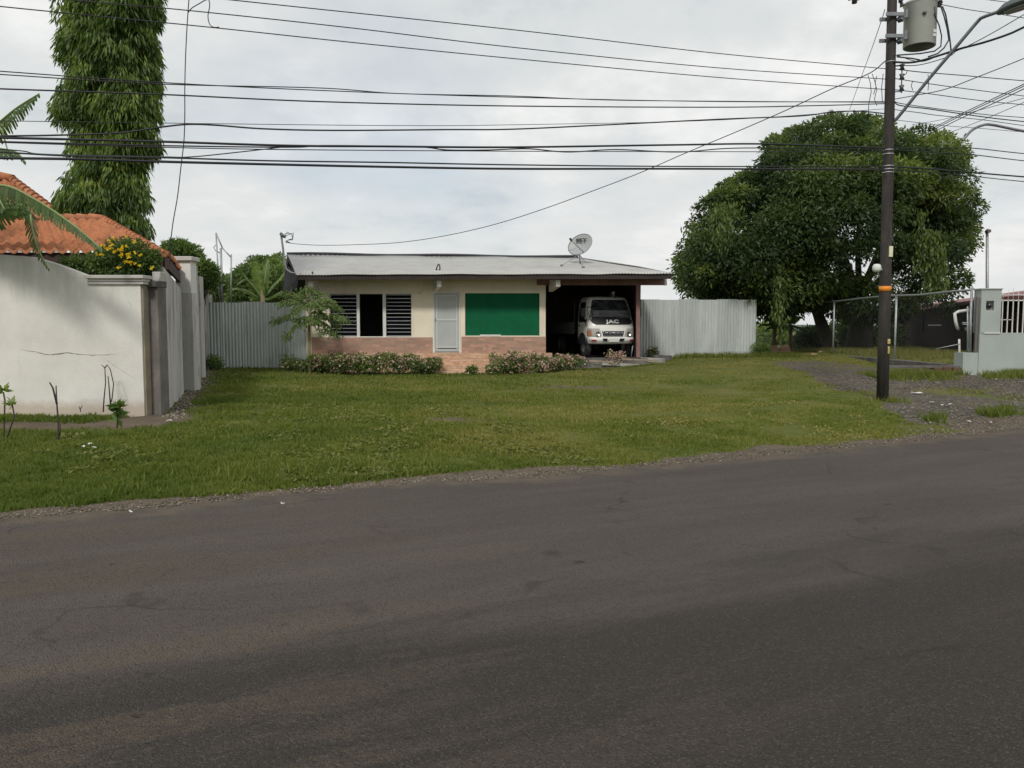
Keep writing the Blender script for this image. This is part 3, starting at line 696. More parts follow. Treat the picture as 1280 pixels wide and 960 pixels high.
for s in (-1,1):
    wp=MB().tube([fr(s*.05-.28,1.34,.02),fr(s*.05-.05+.1,1.40,.03),fr(s*.05+.30,1.41,.02)] if s>0 else [fr(-.70,1.37,.02),fr(-.45,1.40,.03),fr(-.05,1.385,.02)],.010,5); L(wp,'wiper',M['black'],wso)
L(MB().grid(patch(lambda x,z:fr(x,z,.011),0,0,1.38,1.62,shape=lambda t:(-.74+.02*t,.74-.02*t))),'dash_reflection',mat('dash_reflection_grey',(.15,.155,.16),.4,.45,5,bmp=0),wso)  # grey patch stands in for sky reflection and dashboard on the lower windscreen
L(MB().box((-.04,.40,1.80),(.04,.415,1.84)),'inner_mirror',M['glassy'],wso)
# side windows
for s in (-1,1):
    ps=patch(lambda y,z:sd(y,z,s,.006),0,0,1.22,1.92,shape=lambda t:(.50+.13*t-.10*(t<.01),1.18))
    swm=L(MB().grid(ps,flip=s>0),'side_window',M['glass'])
    qw=MB().grid(patch(lambda y,z:sd(y,z,s,.006),0,0,1.06,1.3,nu=4,nz=4,shape=lambda t:(.30+.05*t,.50-.14*(1-t))),flip=s>0); L(qw,'quarter_window',M['glass'])
    dl=MB(); zs=np.linspace(.66,1.95,12)
    loop=[sd(.26+.12*max(0,z-1.3),z,s,.003) for z in zs]+[sd(y,1.97,s,.003) for y in np.linspace(.4,1.24,6)]+[sd(1.24,z,s,.003) for z in zs[::-1]]+[sd(y,.65,s,.003) for y in np.linspace(1.2,.3,6)]
    dl.tube(loop+[loop[0]],.006,4)
    dr=L(dl,'door',M['dark']); L(MB().box((s*.868-.012,1.0,1.08),(s*.868+.016*s+.012,1.14,1.12)),'handle',M['black'],dr)
    # mirror
    mr=MB(); mr.tube([sd(.35,1.75,s,0),Vector((s*.98,.22,1.72)),Vector((s*1.02,.2,1.66))],.012,6); mr.tube([sd(.3,1.3,s,0),Vector((s*.98,.2,1.33)),Vector((s*1.02,.2,1.42))],.012,6)
    ma=L(mr,'mirror_arm',M['black']); L(MB().box((s*1.02-.08,.16,1.40),(s*1.02+.08,.22,1.70)),'mirror',M['black'],ma,.025)
# headlights
for s in (-1,1):
    hl=MB().grid(patch(lambda x,z:fr(x,z,.012),0,0,.72,1.0,nu=16,nz=6,shape=lambda t:(s*(.42-.02*t+.10*t*t),s*.86)),flip=s<0); ho=L(hl,'headlight',M['lampglass'])
    L(MB().lathe([(0,-.0),(.06,.0),(.075,.03),(.08,.03)],fr(s*.56,.82,.03),16,Matrix.Rotation(R(90),4,'X')),'lamp_reflector',M['chrome'],ho)
    L(MB().grid(patch(lambda x,z:fr(x,z,.016),0,0,.74,.93,nu=6,nz=3,shape=lambda t:(s*(.73+.03*t),s*.85)),flip=s<0),'indicator',M['amber'],ho)
    L(MB().grid(patch(lambda x,z:fr(x,z,.075),s*.60,s*.76,.56,.62,3,2),flip=s<0),'reflector',M['redplastic'])
    L(MB().grid(patch(lambda x,z:fr(x,z,.072),0,0,.56,.66,4,2,shape=lambda t:(s*(.22+.0*t),s*(.40-.04*(1-t)))),flip=s<0),'fog_recess',M['dark'])
gm=MB().grid(patch(lambda x,z:fr(x,z,.006),0,0,.74,.90,nu=20,nz=3,shape=lambda t:(-.36-.04*t,.36+.04*t))); gr=L(gm,'grille',M['dark'])
gb=MB()
for k in range(15):
    x=-.34+.68*k/14; gb.tube([fr(x,.75,.012),fr(x,.89,.012)],.008,5)
gb.tube([fr(x,.905,.012) for x in np.linspace(-.40,.40,9)],.012,6); gb.tube([fr(x,.735,.012) for x in np.linspace(-.36,.36,9)],.010,6)
L(gb,'grille_bar',M['chrome'],gr)
bp=MB().grid(patch(lambda x,z:fr(x,z,.035+.02*math.sin((z-.44)*12)),-.85,.85,.47,.69,24,6)); bo=L(bp,'bumper',M['truckwhite']); bo.modifiers.new('s','SOLIDIFY').thickness=.03
L(MB().box((-.17,-.085,.54),(.17,-.07,.66)),'licence_plate',M['plate'])
L(MB().tube([fr(x,1.135,.010) for x in np.linspace(-.6,.6,9)],.006,5),'panel_seam',M['dark'])
# chassis, flatbed, wheels
L(MB().box((-.35,.4,.42),(.35,5.0,.56)).box((-.80,1.3,.5),(.80,1.56,.62)),'chassis',M['black'])
L(MB().box((-.86,1.72,.86),(.86,5.2,.94)),'flatbed',M['black'])
for s in (-1,1):
    L(MB().box((s*.88-.02,1.72,.80),(s*.88+.02,5.2,1.22)),'side_board',mat('tray_paint',(.13,.14,.15),.6,.2) if s<0 else bpy.data.materials['tray_paint'])
L(MB().bar((-.86,1.68,.9),(-.86,1.68,1.9),.05,.05).bar((.86,1.68,.9),(.86,1.68,1.9),.05,.05).bar((-.86,1.68,1.9),(.86,1.68,1.9),.05,.05).bar((-.86,1.68,1.4),(.86,1.68,1.4),.05,.05),'headboard',M['black'])
RY=Matrix.Rotation(R(90),4,'Y')
for s in (-1,1):
    for y in (.72,3.7):
        w=MB().lathe([(.20,-.10),(.33,-.10),(.365,-.07),(.37,0),(.365,.07),(.33,.10),(.20,.10)],(s*.74,y,.37),28,RY); wo=L(w,'wheel',mat('tyre_rubber',(.03,.029,.028),.85,.3) if (s<0 and y<1) else bpy.data.materials['tyre_rubber'])
        L(MB().lathe([(0,s*.04),(.08,s*.04),(.10,s*.06),(.17,s*.02),(.205,s*.09),(.205,-s*.09)],(s*.74,y,.37),20,RY),'rim',M['glassy'],wo)
    # wheel arch
    L(MB().tube([(s*.868,.72+.44*math.cos(a),.40+.44*math.sin(a)) for a in np.linspace(R(8),R(172),14)],.022,6),'wheel_arch',M['black'])
    L(MB().box((s*.84-.02,.30,.30),(s*.84+.02,.34,.62)),'mud_guard',M['black'])
for s in (-1,1): L(MB().add([(s*.872,.72,.47)]+[(s*.872,.72+.42*math.cos(a),.40+.42*math.sin(a)) for a in np.linspace(R(10),R(170),16)],[tuple([0,i,i+1] if s>0 else [0,i+1,i]) for i in range(1,16)]),'wheel_well',M['dark'])
# rusty prop beside the truck
tag(MB().tube([at(789,446,27.6),at(791,432,27.6)],.02,6).build('iron_rod',M['pipe']),'thin pale iron rod standing before the truck bumper','rod')
# ------------------------------------------------------------------ corrugated fences
def cfence(name,label,X0,X1,Yf,z0,z1,npan,pw,mats,group=None):
    f=thing(name,label,'fence',((X0+X1)/2,Yf,z0),group)
    step=(X1-X0)/npan
    for i in range(npan):
        a=X0+i*step-.02; b=X0+(i+1)*step+.02; n=int((b-a)/pw)*4; row0=[];row1=[];rowm=[]
        tz=random.uniform(-.025,.025)
        for k in range(n+1):
            x=a+(b-a)*k/n; ph=k%4; y=Yf+(0,.0,-.022,-.022)[ph]+(.004*(i%2))
            xx=x+(.0 if ph in(0,2) else -.01)
            row0.append((xx,y,float(Hf(x,Yf-.1))-.03)); rowm.append((xx,y+.012*math.sin(i*3+1),(z0+z1)/2)); row1.append((xx+.01*tz,y,z1+tz))
        m=MB().grid([row0,rowm,row1],False); o=m.build('sheet_panel',mats[i%len(mats)],f)
    for k in range(3):
        x=X0+.1+(X1-X0-.2)*k/2; MB().box((x-.05,Yf+.05,z0-.2),(x+.05,Yf+.14,z1-.1)).build('post',M['wood_dark'],f)
    for z in (z0+.4,z1-.3): MB().box((X0,Yf+.012,z),(X1,Yf+.048,z+.07)).build('rail',M['wood_dark'],f)
    return f
cfence('metal_fence','greenish grey corrugated sheet fence between the concrete wall and the cream house',X_(250,27.1),X_(386,27.1)-.02,27.1,.18,Z_(377.5,27.1),5,.1,[M['galv_c'],M['galv_a'],M['galv_c']])
cfence('metal_fence','pale corrugated sheet fence right of the carport beneath the big tree',X_(800,30),X_(944.5,30),30,.46,Z_(374,30),6,.1,[M['galv_b'],M['galv_a']])
# ------------------------------------------------------------------ chain link fence
FX=12.1
cl=thing('chain_link_fence','rusty grey chain link fence on pipe posts running back beside the big tree','fence',(FX,28,.5))
ztop=lambda Y: 1.6+.0475*21 if False else 2.56
def clx(Y): return FX
posts=[]
for px in (977,1040,1117,1210):
    Y=FX/((px-640)/F/ (CT)) ; posts.append(Y)
posts=[y*1.0 for y in posts]+[40.5]
for Y in posts:
    MB().tube([(FX,Y,Hf(FX,Y)-.1),(FX,Y,2.56)],.035,8).build('fence_post',M['pipe'],cl)
y0=posts[3]
MB().tube([(FX,y0-.02,2.56)]+[(FX,y,2.56+.03*math.sin(y)) for y in np.arange(22,40,2)]+[(FX,40.5,2.54)],.03,8).build('top_rail',M['pipe'],cl)
cm=MB(); yy=y0
z0_,z1_=.62,2.54
def strip(p,q,r=.0011):
    p=Vector(p);q=Vector(q); n=Vector((1,0,0)); dd=(q-p).normalized(); s=n.cross(dd)*r
    cm.add([p-s,p+s,q+s,q-s],[(0,1,2,3)])
Hh=z1_-z0_
k=y0-Hh
while k<40.5:
    for sg in (1,-1):
        a=(k,z0_ if sg>0 else z1_); b=(k+Hh,z1_ if sg>0 else z0_)
        ya=max(a[0],y0); yb=min(b[0],40.5)
        if yb>ya: strip((FX,ya,a[1]+sg*(ya-a[0])),(FX,yb,a[1]+sg*(yb-a[0])))
    k+=.09
cm.build('chain_mesh',M['pipe'],cl)
# white bent pipe + gate bits
wp=MB(); YP=21.3
wp.tube([at(1220,352,YP)]+[at(1210,387.5,YP),at(1197,390,YP),at(1193,393,YP),at(1195,405,YP),at(1197,411,YP)][0:],.04,8) if False else wp.tube([at(1212,387.5,YP),at(1198,389.5,YP),at(1193.5,392,YP),at(1194.5,402,YP),at(1197,411,YP)],.042,10)
tag(wp.build('drain_pipe',M['white']),'bent white pipe elbow hanging by the fence corner next to the grey pillar','pipe')
gt=thing('side_gate','narrow rusty pipe gate between the fence corner and grey pillar','gate',at(1214,440,21.05))
for px in (1209.5,1213.5): 
    b=at(px,438,21.05); MB().tube([b,at(px,383,21.05)],.022,6).build('gate_bar',M['pipe'],gt)
for py in (404,406): MB().tube([at(1203,py-1,21.05),at(1216,py+1,21.05)],.014,6).build('latch',M['pipe'],gt)
MB().tube([at(1170,436,21.6),at(1200,430,21.3)],.015,5).build('brace',M['pipe'],gt)
tag(MB().tube([at(1199.5,450,21.4),at(1199,424,21.4)],.03,6).build('stake',M['litter']),'short pale stake in the grass behind the ditch kerb','stake')
tag(MB().tube([(14.6,25.,.58),(14.6,25.,.95)],.04,6).build('marker_post',M['litter']),'tiny white marker post in the yard grass','post')
# kerb / ditch
kb=thing('ditch_kerb','low dark concrete kerb with broken stones above the ditch','kerb',(FX,24,.3))
MB().box((FX-.12,y0-.1,.1),(FX+.12,31,.56)).build('kerb_beam',M['concrete_dark'],kb,.02)
for i in range(9):
    rr=random.Random(i); y=y0-.1; x=FX-2.2+.24*i
    MB().box((x,y-.12+rr.uniform(-.04,.04),.1),(x+.22,y+.2,.40+.17*(i/8)+rr.uniform(-.03,.03))).build('kerb_stone',mat('kerb_brown',(.10,.055,.04),.9,.4,6) if i==0 else bpy.data.materials['kerb_brown'],kb,.03)
MB().box((FX-2.3,y0-.12,.50),(FX-.1,y0+.05,.565)).build('kerb_slab',M['concrete_dark'],kb,.01)
# ------------------------------------------------------------------ grey wall right
GY0=20.9
gw=thing('garden_wall','grey green painted garden wall with pillar and white window style grille','wall',(16,GY0,.45))
gxa=X_(1225,GY0); gxp=X_(1250,GY0)
MB().box((gxa,GY0,.1),(20,GY0+.22,Z_(416,GY0))).build('low_wall',M['greywall'],gw)
ph=(X_(1231,GY0),X_(1241,GY0),Z_(388,GY0),Z_(376,GY0))
pm_=MB(); pz0=Z_(416,GY0)-.002; pz1=Z_(362,GY0); ya,yb=GY0-.015,GY0+.32
for a in ((gxa-.0,ph[0],pz0,pz1),(ph[1],gxp,pz0,pz1),(ph[0],ph[1],pz0,ph[2]),(ph[0],ph[1],ph[3],pz1)): pm_.box((a[0],ya,a[2]),(a[1],yb,a[3]))
pil=pm_.build('pillar',M['greywall'],gw)
MB().box((gxa-.03,ya-.03,pz1),(gxp+.02,yb+.02,pz1+.035)).build('pillar_cap',M['greywall'],gw,.01)
MB().box((X_(1230,GY0),GY0-.03,Z_(417,GY0)),(gxp,GY0-.016,Z_(415.6,GY0))).build('ledge',M['white'],gw)
mtb=MB().box((ph[0]+.02,GY0+.08,ph[2]),(ph[1],GY0+.16,ph[3])).build('meter_box',M['concrete_light'],pil)
MB().lathe([(0,0),(.075,.0),(.08,.05),(.06,.09),(0,.1)],((ph[0]+ph[1])/2+.01,GY0+.08,(ph[2]+ph[3])/2),16,Matrix.Rotation(R(90),4,'X')).build('meter',M['glass'],pil)
MB().box((gxa-.09,GY0+.04,Z_(441,GY0)),(gxa-.035,GY0+.10,Z_(371,GY0))).build('side_pillar',M['concrete_dark'],gw)
MB().box((X_(1206,GY0),GY0+.02,.1),(gxa-.002,GY0+.45,Z_(441,GY0))).build('plinth',M['greywall'],gw)
gr_=MB(); x=gxp+.1; zb=Z_(416,GY0); i=0
grille=MB().box((gxp,GY0+.08,Z_(376,GY0)),(20,GY0+.12,Z_(374.6,GY0))).box((gxp,GY0+.08,Z_(369,GY0)),(20,GY0+.11,Z_(368,GY0))).box((gxp,GY0+.08,Z_(400,GY0)),(gxp+.4,GY0+.11,Z_(399.2,GY0))).build('grille_rail',M['white'],gw)
while x<19.8:
    zt=Z_(362,GY0)+.06*((i%3)-1)
    MB().box((x-.011,GY0+.08,zb),(x+.011,GY0+.105,Z_(374,GY0))).tube([(x,GY0+.095,Z_(374,GY0)),(x+.01*math.sin(i*2),GY0+.095,zt)],.008,5).build('grille_bar',M['white'],gw)
    x+=.137; i+=1
# thin lamp pole behind
lp=thing('thin_light_pole','thin grey light pole rising behind the grey pillar','pole',(X_(1234,30),30,.5))
MB().tube([at(1234,440,30),at(1234,289,30)],[.06,.05],8).build('pole',M['pipe'],lp); MB().tube([at(1233,290,30),at(1235,288,29.9),at(1237,289,29.8)],.07,6).build('lamp_head',M['steel'],lp)
# ------------------------------------------------------------------ brown house, red roof
bh=thing('brown_house','long low dark brown house with red roof edge behind the chain link fence','house',(20,36,.4))
Pn=Vector((15.4,23.7,0)); Pf=Vector((25.3,56,0)); dv=(Pf-Pn).normalized(); nv=Vector((dv.y,-dv.x,0))  # to the right/back
ZR=2.55
def q3(s,o,z): p=Pn+dv*s+nv*o; return Vector((p.x,p.y,z))
Ln=(Pf-Pn).length
wl=MB(); a,b,c_,d_=q3(0,.5,.2),q3(Ln-.4,.5,.0),q3(Ln-.4,8,.0),q3(0,8,.2)
tops=[Vector((p.x,p.y,ZR-.02)) for p in (a,b,c_,d_)]
wl.add([a,b,c_,d_]+tops,[(0,1,5,4),(1,2,6,5),(2,3,7,6),(3,0,4,7)]); wl.build('wall',M['brownwall'],bh)
r=MB(); r.add([q3(-.5,0,ZR),q3(Ln,0,ZR),q3(Ln,4.3,ZR+.75),q3(-.5,4.3,ZR+.75),q3(Ln,8.5,ZR),q3(-.5,8.5,ZR)],[(0,3,2,1),(3,5,4,2),(0,5,3),(1,2,4)]); ro_=r.build('roof',M['redroof'],bh); ro_.modifiers.new('s','SOLIDIFY').thickness=.05
MB().bar(q3(-.5,0,ZR-.04),q3(Ln,0,ZR-.04),.05,.13).build('fascia',mat('pink_fascia',(.34,.13,.13),.6,.15),bh)
for s,w_ in ((6,2.2),(12,1.6),(19,2.0),(25,1.5)):
    wdo=MB().bar(q3(s,.46,1.75),q3(s+w_,.46,1.75),.06,.75).build('window',mat('bwin',(.012,.011,.012),.9,.1,spec=.1) if s==6 else bpy.data.materials['bwin'],bh)
for s,w_ in ((9.5,.5),(11,.3)): MB().bar(q3(s,.42,1.5),q3(s+w_,.42,1.5),.05,.12).build('hanging_cloth',M['litter'],bh)
MB().bar(q3(14.5,.42,1.66),q3(17.5,.42,1.66),.05,.05).build('handrail',M['concrete_light'],bh)
# ------------------------------------------------------------------ left property
WY=12.9; SL=-.34
bw=thing('boundary_wall','limewashed white garden wall with cracked render and moulded cap','wall',(-8.5,WY,.15))
def zt(px,py): return at(px,py,WY).z
wx1=at(180,500,WY).x
pts=[(-60,312),(0,318),(40,321),(70,330),(110,345)]
prof_=[(at(px,py,WY).x,zt(px,py)) for px,py in pts]+[(at(110.5,352,WY).x,zt(110,352)),(wx1,zt(180,352))]
prof_=[(-14.0,prof_[0][1]+.05)]+prof_
m=MB(); n=len(prof_)
fr_=[(x,WY,z) for x,z in prof_]; fb_=[(x,WY,-.1) for x,z in prof_]; bk=[(x,WY+.2,z) for x,z in prof_]; bb=[(x,WY+.2,-.1) for x,z in prof_]
m.add(fr_+fb_+bk+bb,[(i,i+n,i+n+1,i+1) for i in range(n-1)]+[(i+2*n,i+1+2*n,i+1+3*n,i+3*n) for i in range(n-1)]+[(i,i+1,i+1+2*n,i+2*n) for i in range(n-1)]+[(n-1,2*n-1,4*n-1,3*n-1),(0,2*n,3*n,n)])
bwm=m.build('wall_face',M['limewash'],bw)
ca=MB(); xa,xb=at(109,350,WY).x,at(182.5,350,WY).x; z=zt(150,352)
ca.box((xa,WY-.10,z+.045),(xb,WY+.24,z+.10)).box((xa+.03,WY-.06,z),(xb-.02,WY+.22,z+.044)).box((xa+.01,WY-.04,z-.045),(xb-.03,WY+.21,z-.001))
ca.build('wall_cap',M['concrete_light'],bw,.008)
M['crack']=mat('crack_line',(.16,.15,.14),.95,.2,bmp=0)
def crack(pp,w):
    m=MB(); rr=random.Random(len(pp)); P=[]
    for (x0,y0),(x1,y1) in zip(pp[:-1],pp[1:]):
        for k in range(5): P.append((x0+(x1-x0)*k/5+rr.uniform(-.5,.5),y0+(y1-y0)*k/5+rr.uniform(-.5,.5)))
    P.append(pp[-1]); rows=[[],[]]
    for i,(x,y) in enumerate(P):
        p=at(x,y,WY-.0035); ww=w*(.25+.75*rr.random())*math.sin(math.pi*(i+.6)/(len(P)+.2)); rows[0].append(p-Vector((0,0,ww))); rows[1].append(p+Vector((0,0,ww)))
    m.grid(rows,False).build('crack',M['crack'],bwm)
crack([(24,437),(45,440),(62,444),(82,441),(100,443),(126,444),(150,442)],.009); crack([(160,375),(165,384)],.007); crack([(20,440),(26,460),(24,480)],.004); crack([(128,446),(150,462),(170,474)],.003)
# side pieces
MB().box((wx1,WY+.03,-.1),(wx1+.030,WY+.25,zt(182,356))).build('corner_edge',mat('ochre_edge',(.27,.235,.17),.9,.25),bw)
x2=at(200,430,WY+.25).x
# dark return pillar
dp=MB(); ztop_=at(190,352,WY+.3).z
dp.box((wx1+.032,WY+.22,-.1),(x2,WY+.55,ztop_)); dp.build('corner_pillar',mat('mouldy_concrete',(.17,.155,.14),.95,.3,2.5,dirt=(.05,.045,.04),dirtamt=.85),bw,.01)
MB().box((wx1+.03,WY+.16,at(190,358,WY).z),(x2+.01,WY+.56,at(190,352,WY).z+.02)).build('pillar_bracket',M['concrete_dark'],bw,.01)
MB().box((wx1+.06,WY+.3,at(190,352,WY).z+.02),(x2+.02,WY+.6,at(190,338,WY).z)).build('pillar_block',M['concrete_light'],bw,.01)
def sideseg(name,ya,yb,xa,za,zb,th,material,parent,z0=-.1):
    xA=xa+(ya-WY-.5)*SL; xB=xa+(yb-WY-.5)*SL
    m=MB(); m.add([(xA,ya,z0),(xB,yb,z0),(xB-th,yb,z0),(xA-th,ya,z0),(xA,ya,za),(xB,yb,zb),(xB-th,yb,zb),(xA-th,ya,za)],[(0,1,5,4),(1,2,6,5),(2,3,7,6),(3,0,4,7),(4,5,6,7)])
    return m.build(name,material,parent)
sx0=x2
sideseg('side_panel',WY+.57,17.4,sx0-.02,at(200,333,13.4).z,at(229,362,17.4).z+.02,.18,M['concrete_light'],bw)
for i in range(7):
    rr=random.Random(i+40); p=Vector((wx1+.1+rr.uniform(0,.7),WY+.05+rr.uniform(-.15,.3),.1)); s=rr.uniform(.05,.14)
    if i<4: MB().lathe([(0,-.5*s),(s,-.2*s),(s*.9,.4*s),(s*.3,.7*s),(0,.7*s)],p,6,Matrix.Rotation(rr.random()*3,4,'Z')@Matrix.Diagonal((1.3,.8,.8,1))).build('fallen_render',M['concrete_dark'],bw)
# white pier
pr=thing('gate_pier','tall white pier with flat cap beside the clay roof','pier',(X_(233,18),18,.15))
pa,pb=X_(222,18),X_(241,18)
MB().box((pa,18,-.1),(pb,18.35,Z_(366,18))).build('lower_shaft',M['concrete_light'],pr); MB().box((pa+.01,18.01,Z_(366,18)),(pb-.02,18.34,Z_(326,18))).build('upper_shaft',M['white'],pr)
MB().box((pa-.05,17.94,Z_(326,18)),(pb+.04,18.42,Z_(320.5,18))).build('pier_cap',M['concrete_light'],pr,.015)
# rear wall with pilasters
rw=thing('compound_wall','long stained concrete compound wall with pilasters running back','wall',(-8.2,24,.15))
def rwx(Y): return X_(241,18.4)+(Y-18.4)*(-.353)
segY=[18.4,22.4,26.6,30.8,35.2,40]
tp0=Z_(342,18.4); 
for i,(a,b) in enumerate(zip(segY[:-1],segY[1:])):
    m=MB(); th=.15; za=2.95
    m.add([(rwx(a),a,-.1),(rwx(b),b,-.1),(rwx(b)-th,b,-.1),(rwx(a)-th,a,-.1),(rwx(a),a,za),(rwx(b),b,za),(rwx(b)-th,b,za),(rwx(a)-th,a,za)],[(0,1,5,4),(1,2,6,5),(2,3,7,6),(3,0,4,7),(4,5,6,7)])
    m.build('wall_bay',M['concrete'] if i%2 else M['concrete_light'],rw)
for y in segY[:-1]: MB().box((rwx(y)-.16,y,-.1),(rwx(y)+.05,y+.26,2.99)).build('pilaster',M['concrete_light'],rw,.01)
tag(MB().tube([at(250.5,470,26.4),at(250,405,26.4)],.05,6).tube([at(250,400,26.4),at(250,396,26.4)],.08,6).build('gate_post',M['black']),'thin black iron post where the concrete wall meets the sheet fence','post')
# masts behind left fence
am=thing('antenna_mast','rickety grey pipe frame mast behind the left fence','mast',(X_(273,31),31,.3))
ac=at(273,378,31)
for a,b,r in (((275,380),(270,291),.03),((278,380),(276,310),.045),((289,378),(289,318),.03),((270,291),(278,310),.025),((278,310),(289,322),.025)):
    MB().tube([at(*a,31),at(*b,31)],r,6).build('pipe',M['pipe'],am)
MB().tube([at(275,316,31),at(269,313,31),at(267,309,31),at(270,306,31)],.02,5).build('bracket',M['pipe'],am)
# ------------------------------------------------------------------ clay tiled roof
def tiles(mb,A,B,C,D,waves,rowsn,amp=.075):  # eave A-B, ridge D-C
    n=int((B-A).length/.21*8); rows=[]
    up=(D-A).normalized(); nrm=(B-A).cross(D-A).normalized()
    if nrm.z<0: nrm=-nrm
    for j in range(rowsn):
        for e in (0,1):
            t=(j+e*.98)/rowsn; row=[]
            for i in range(n+1):
                s=i/n; p=lerp(lerp(A,B,s),lerp(D,C,s),t); L_=(lerp(B,C,t)-lerp(A,D,t)).length
                ph=(lerp(A,B,s)-A).length
                x=(p-A).dot((B-A).normalized())
                k=amp*(1-abs(math.cos(math.pi*x/.21))**1.5)
                row.append(p+nrm*(k+(.075 if e==0 else .0)))
            rows.append(row)
    mb.grid(rows,True)
ch=thing('clay_roof_house','low house with orange clay tile roof behind the white wall','house',(-9.5,16,.15))
ye=14.0; CR=at(206,322,ye); CL=Vector((-14.5,ye,CR.z)); R1=at(127,275,18); R0=Vector((-15,18,R1.z))
m=MB(); tiles(m,CL,CR,R1,R0,38,6); 
# right hip plane
CB=at(226,361,27.3); RB=Vector((R1.x-2.6,25,R1.z)); 
tiles(m,CR,Vector((CR.x-.36*13,ye+13,CR.z)),RB,R1,60,5)
rf2=m.build('roof',M['tiles_clay'],ch); rf2.modifiers.new('s','SOLIDIFY').thickness=.018
rd=MB(); 
for k in range(22):
    t=k/22; p=lerp(R0,R1,t)+Vector((0,0,.05)); q_=lerp(R0,R1,t+.05)+Vector((0,0,.03)); rd.tube([p,q_],[.10,.085],10)
for k in range(18):
    t=k/18; p=lerp(CR,R1,t)+Vector((0,0,.07)); q_=lerp(CR,R1,min(1,t+.065))+Vector((0,0,.05)); rd.tube([p,q_],[.065,.055],10)
rd.build('ridge_tile',M['tiles_clay'],rf2)
e=MB(); e.bar(CR+Vector((.03,0,-.10)),Vector((CR.x-.36*13,ye+13,CR.z-.10)),.06,.2); e.bar(CL+Vector((0,.06,-.09)),CR+Vector((-.05,.06,-.09)),.05,.36)
e.build('fascia',mat('fascia_dark',(.05,.025,.022),.8,.3),ch)
wl=MB(); wl.add([(-14,ye+.4,0),(CR.x-.45,ye+.4,0),(CR.x-.45-.36*12.5,ye+13,0),(-18,ye+13,0),(-14,ye+.4,CR.z-.02),(CR.x-.45,ye+.4,CR.z-.02),(CR.x-.45-.36*12.5,ye+13,CR.z-.02),(-18,ye+13,CR.z-.02)],[(0,1,5,4),(1,2,6,5),(2,3,7,6),(3,0,4,7)])
wl.build('wall',M['concrete_dark'],ch)
m=MB(); UA=Vector((-17,19.0,R1.z-.1)); UB=at(92,300,19.0); UB.z=R1.z-.05; UT=at(14,226,22); U0=Vector((-18,22,UT.z)); tiles(m,UA,UB,UT,U0,30,7)
u2=m.build('upper_roof',M['tiles_clay'],ch); u2.modifiers.new('s','SOLIDIFY').thickness=.018
m=MB()
for k in range(14):
    t=k/14; m.tube([lerp(UB,UT,t)+Vector((0,0,.07)),lerp(UB,UT,min(1,t+.08))+Vector((0,0,.04))],[.11,.09],10)
m.tube([UT+Vector((.12,-.1,.05)),UT+Vector((-.3,0,.12)),U0+Vector((0,0,.1))],[.10,.13,.13],10)
m.build('ridge_tile',M['tiles_clay'],u2)
uw=MB(); uw.add([(-17,19.5,R1.z-1),(UB.x-.5,19.5,R1.z-1),(UT.x,22,R1.z-1),(-17,19.5,R1.z+.05),(UB.x-.6,19.5,R1.z+.05),(UT.x,22,UT.z-.1)],[(0,1,4,3),(1,2,5,4)]); uw.build('upper_wall',M['white'],ch)
# ------------------------------------------------------------------ utility pole
PB=at(1103,499,15.5); PY=15.5
up_=thing('utility_pole','tall dark utility pole with transformer, street lamp arm and orange band at the lawn corner','utility pole',(PB.x,PY,.16))
PT=at(1115.5,-40,PY)
def pole_at(py): 
    a=at(1103+(499-py)*.0245,py,PY); return a
m=MB(); ps=[pole_at(p) for p in (505,400,250,100,-60)]; m.tube(ps,[.112,.108,.098,.09,.083],20); m.build('pole_shaft',M['polewood'],up_)
def ring(py,mt,h=.03,ex=.006,nm='steel_band'):
    a=pole_at(py); r=.112-.029*(505-py)/565+ex; MB().lathe([(r-.01,-h),(r,-h),(r,h),(r-.01,h)],a,20).build(nm,mt,up_)
for py in (78,188,193,208,212,216): ring(py,M['pipe'],.010)
ring(361,M['orange'],.048,.008,'orange_band')
a=pole_at(315); MB().box((a.x+.005,PY-.125,a.z-.10),(a.x+.075,PY-.095,a.z+.10)).build('number_plate',M['cream_tag'],up_)
a=pole_at(425); 
m=MB(); m.box((a.x+.02,PY-.122,a.z-.07),(a.x+.07,PY-.105,a.z+.02)).box((a.x+.03,PY-.122,a.z-.26),(a.x+.06,PY-.105,a.z-.12)); m.build('torn_sticker',mat('torn_paper',(.45,.36,.13),.8,.5,12),up_)
# small white utility box on the pole's left side
mb_=at(1096,335,PY-.1); o=MB().lathe([(0,-.08),(.06,-.07),(.08,-.03),(.08,.03),(.055,.07),(0,.08)],mb_,14).build('meter_globe',M['trafo'],up_)
MB().tube([mb_+Vector((.0,.02,-.02)),pole_at(338)],.03,6).tube([mb_,mb_+Vector((.05,0,-.17))],.015,5).build('meter_bracket',M['pipe'],up_)
# crossarm end above the frame
ca_=pole_at(-8); arm=MB().bar(at(1062,-4,PY-.5),at(1150,-22,PY+.3),.09,.11).build('crossarm',M['wood_dark'],up_)
MB().tube([at(1068,4,PY-.5),at(1068,-14,PY-.5)],[.05,.03],8).build('insulator',M['insul'],up_)
MB().tube([at(1066,2,PY-.5),at(1072,0,PY-.45),at(1090,-6,PY-.2)],.012,5).build('jumper_wire',M['cable'],up_)
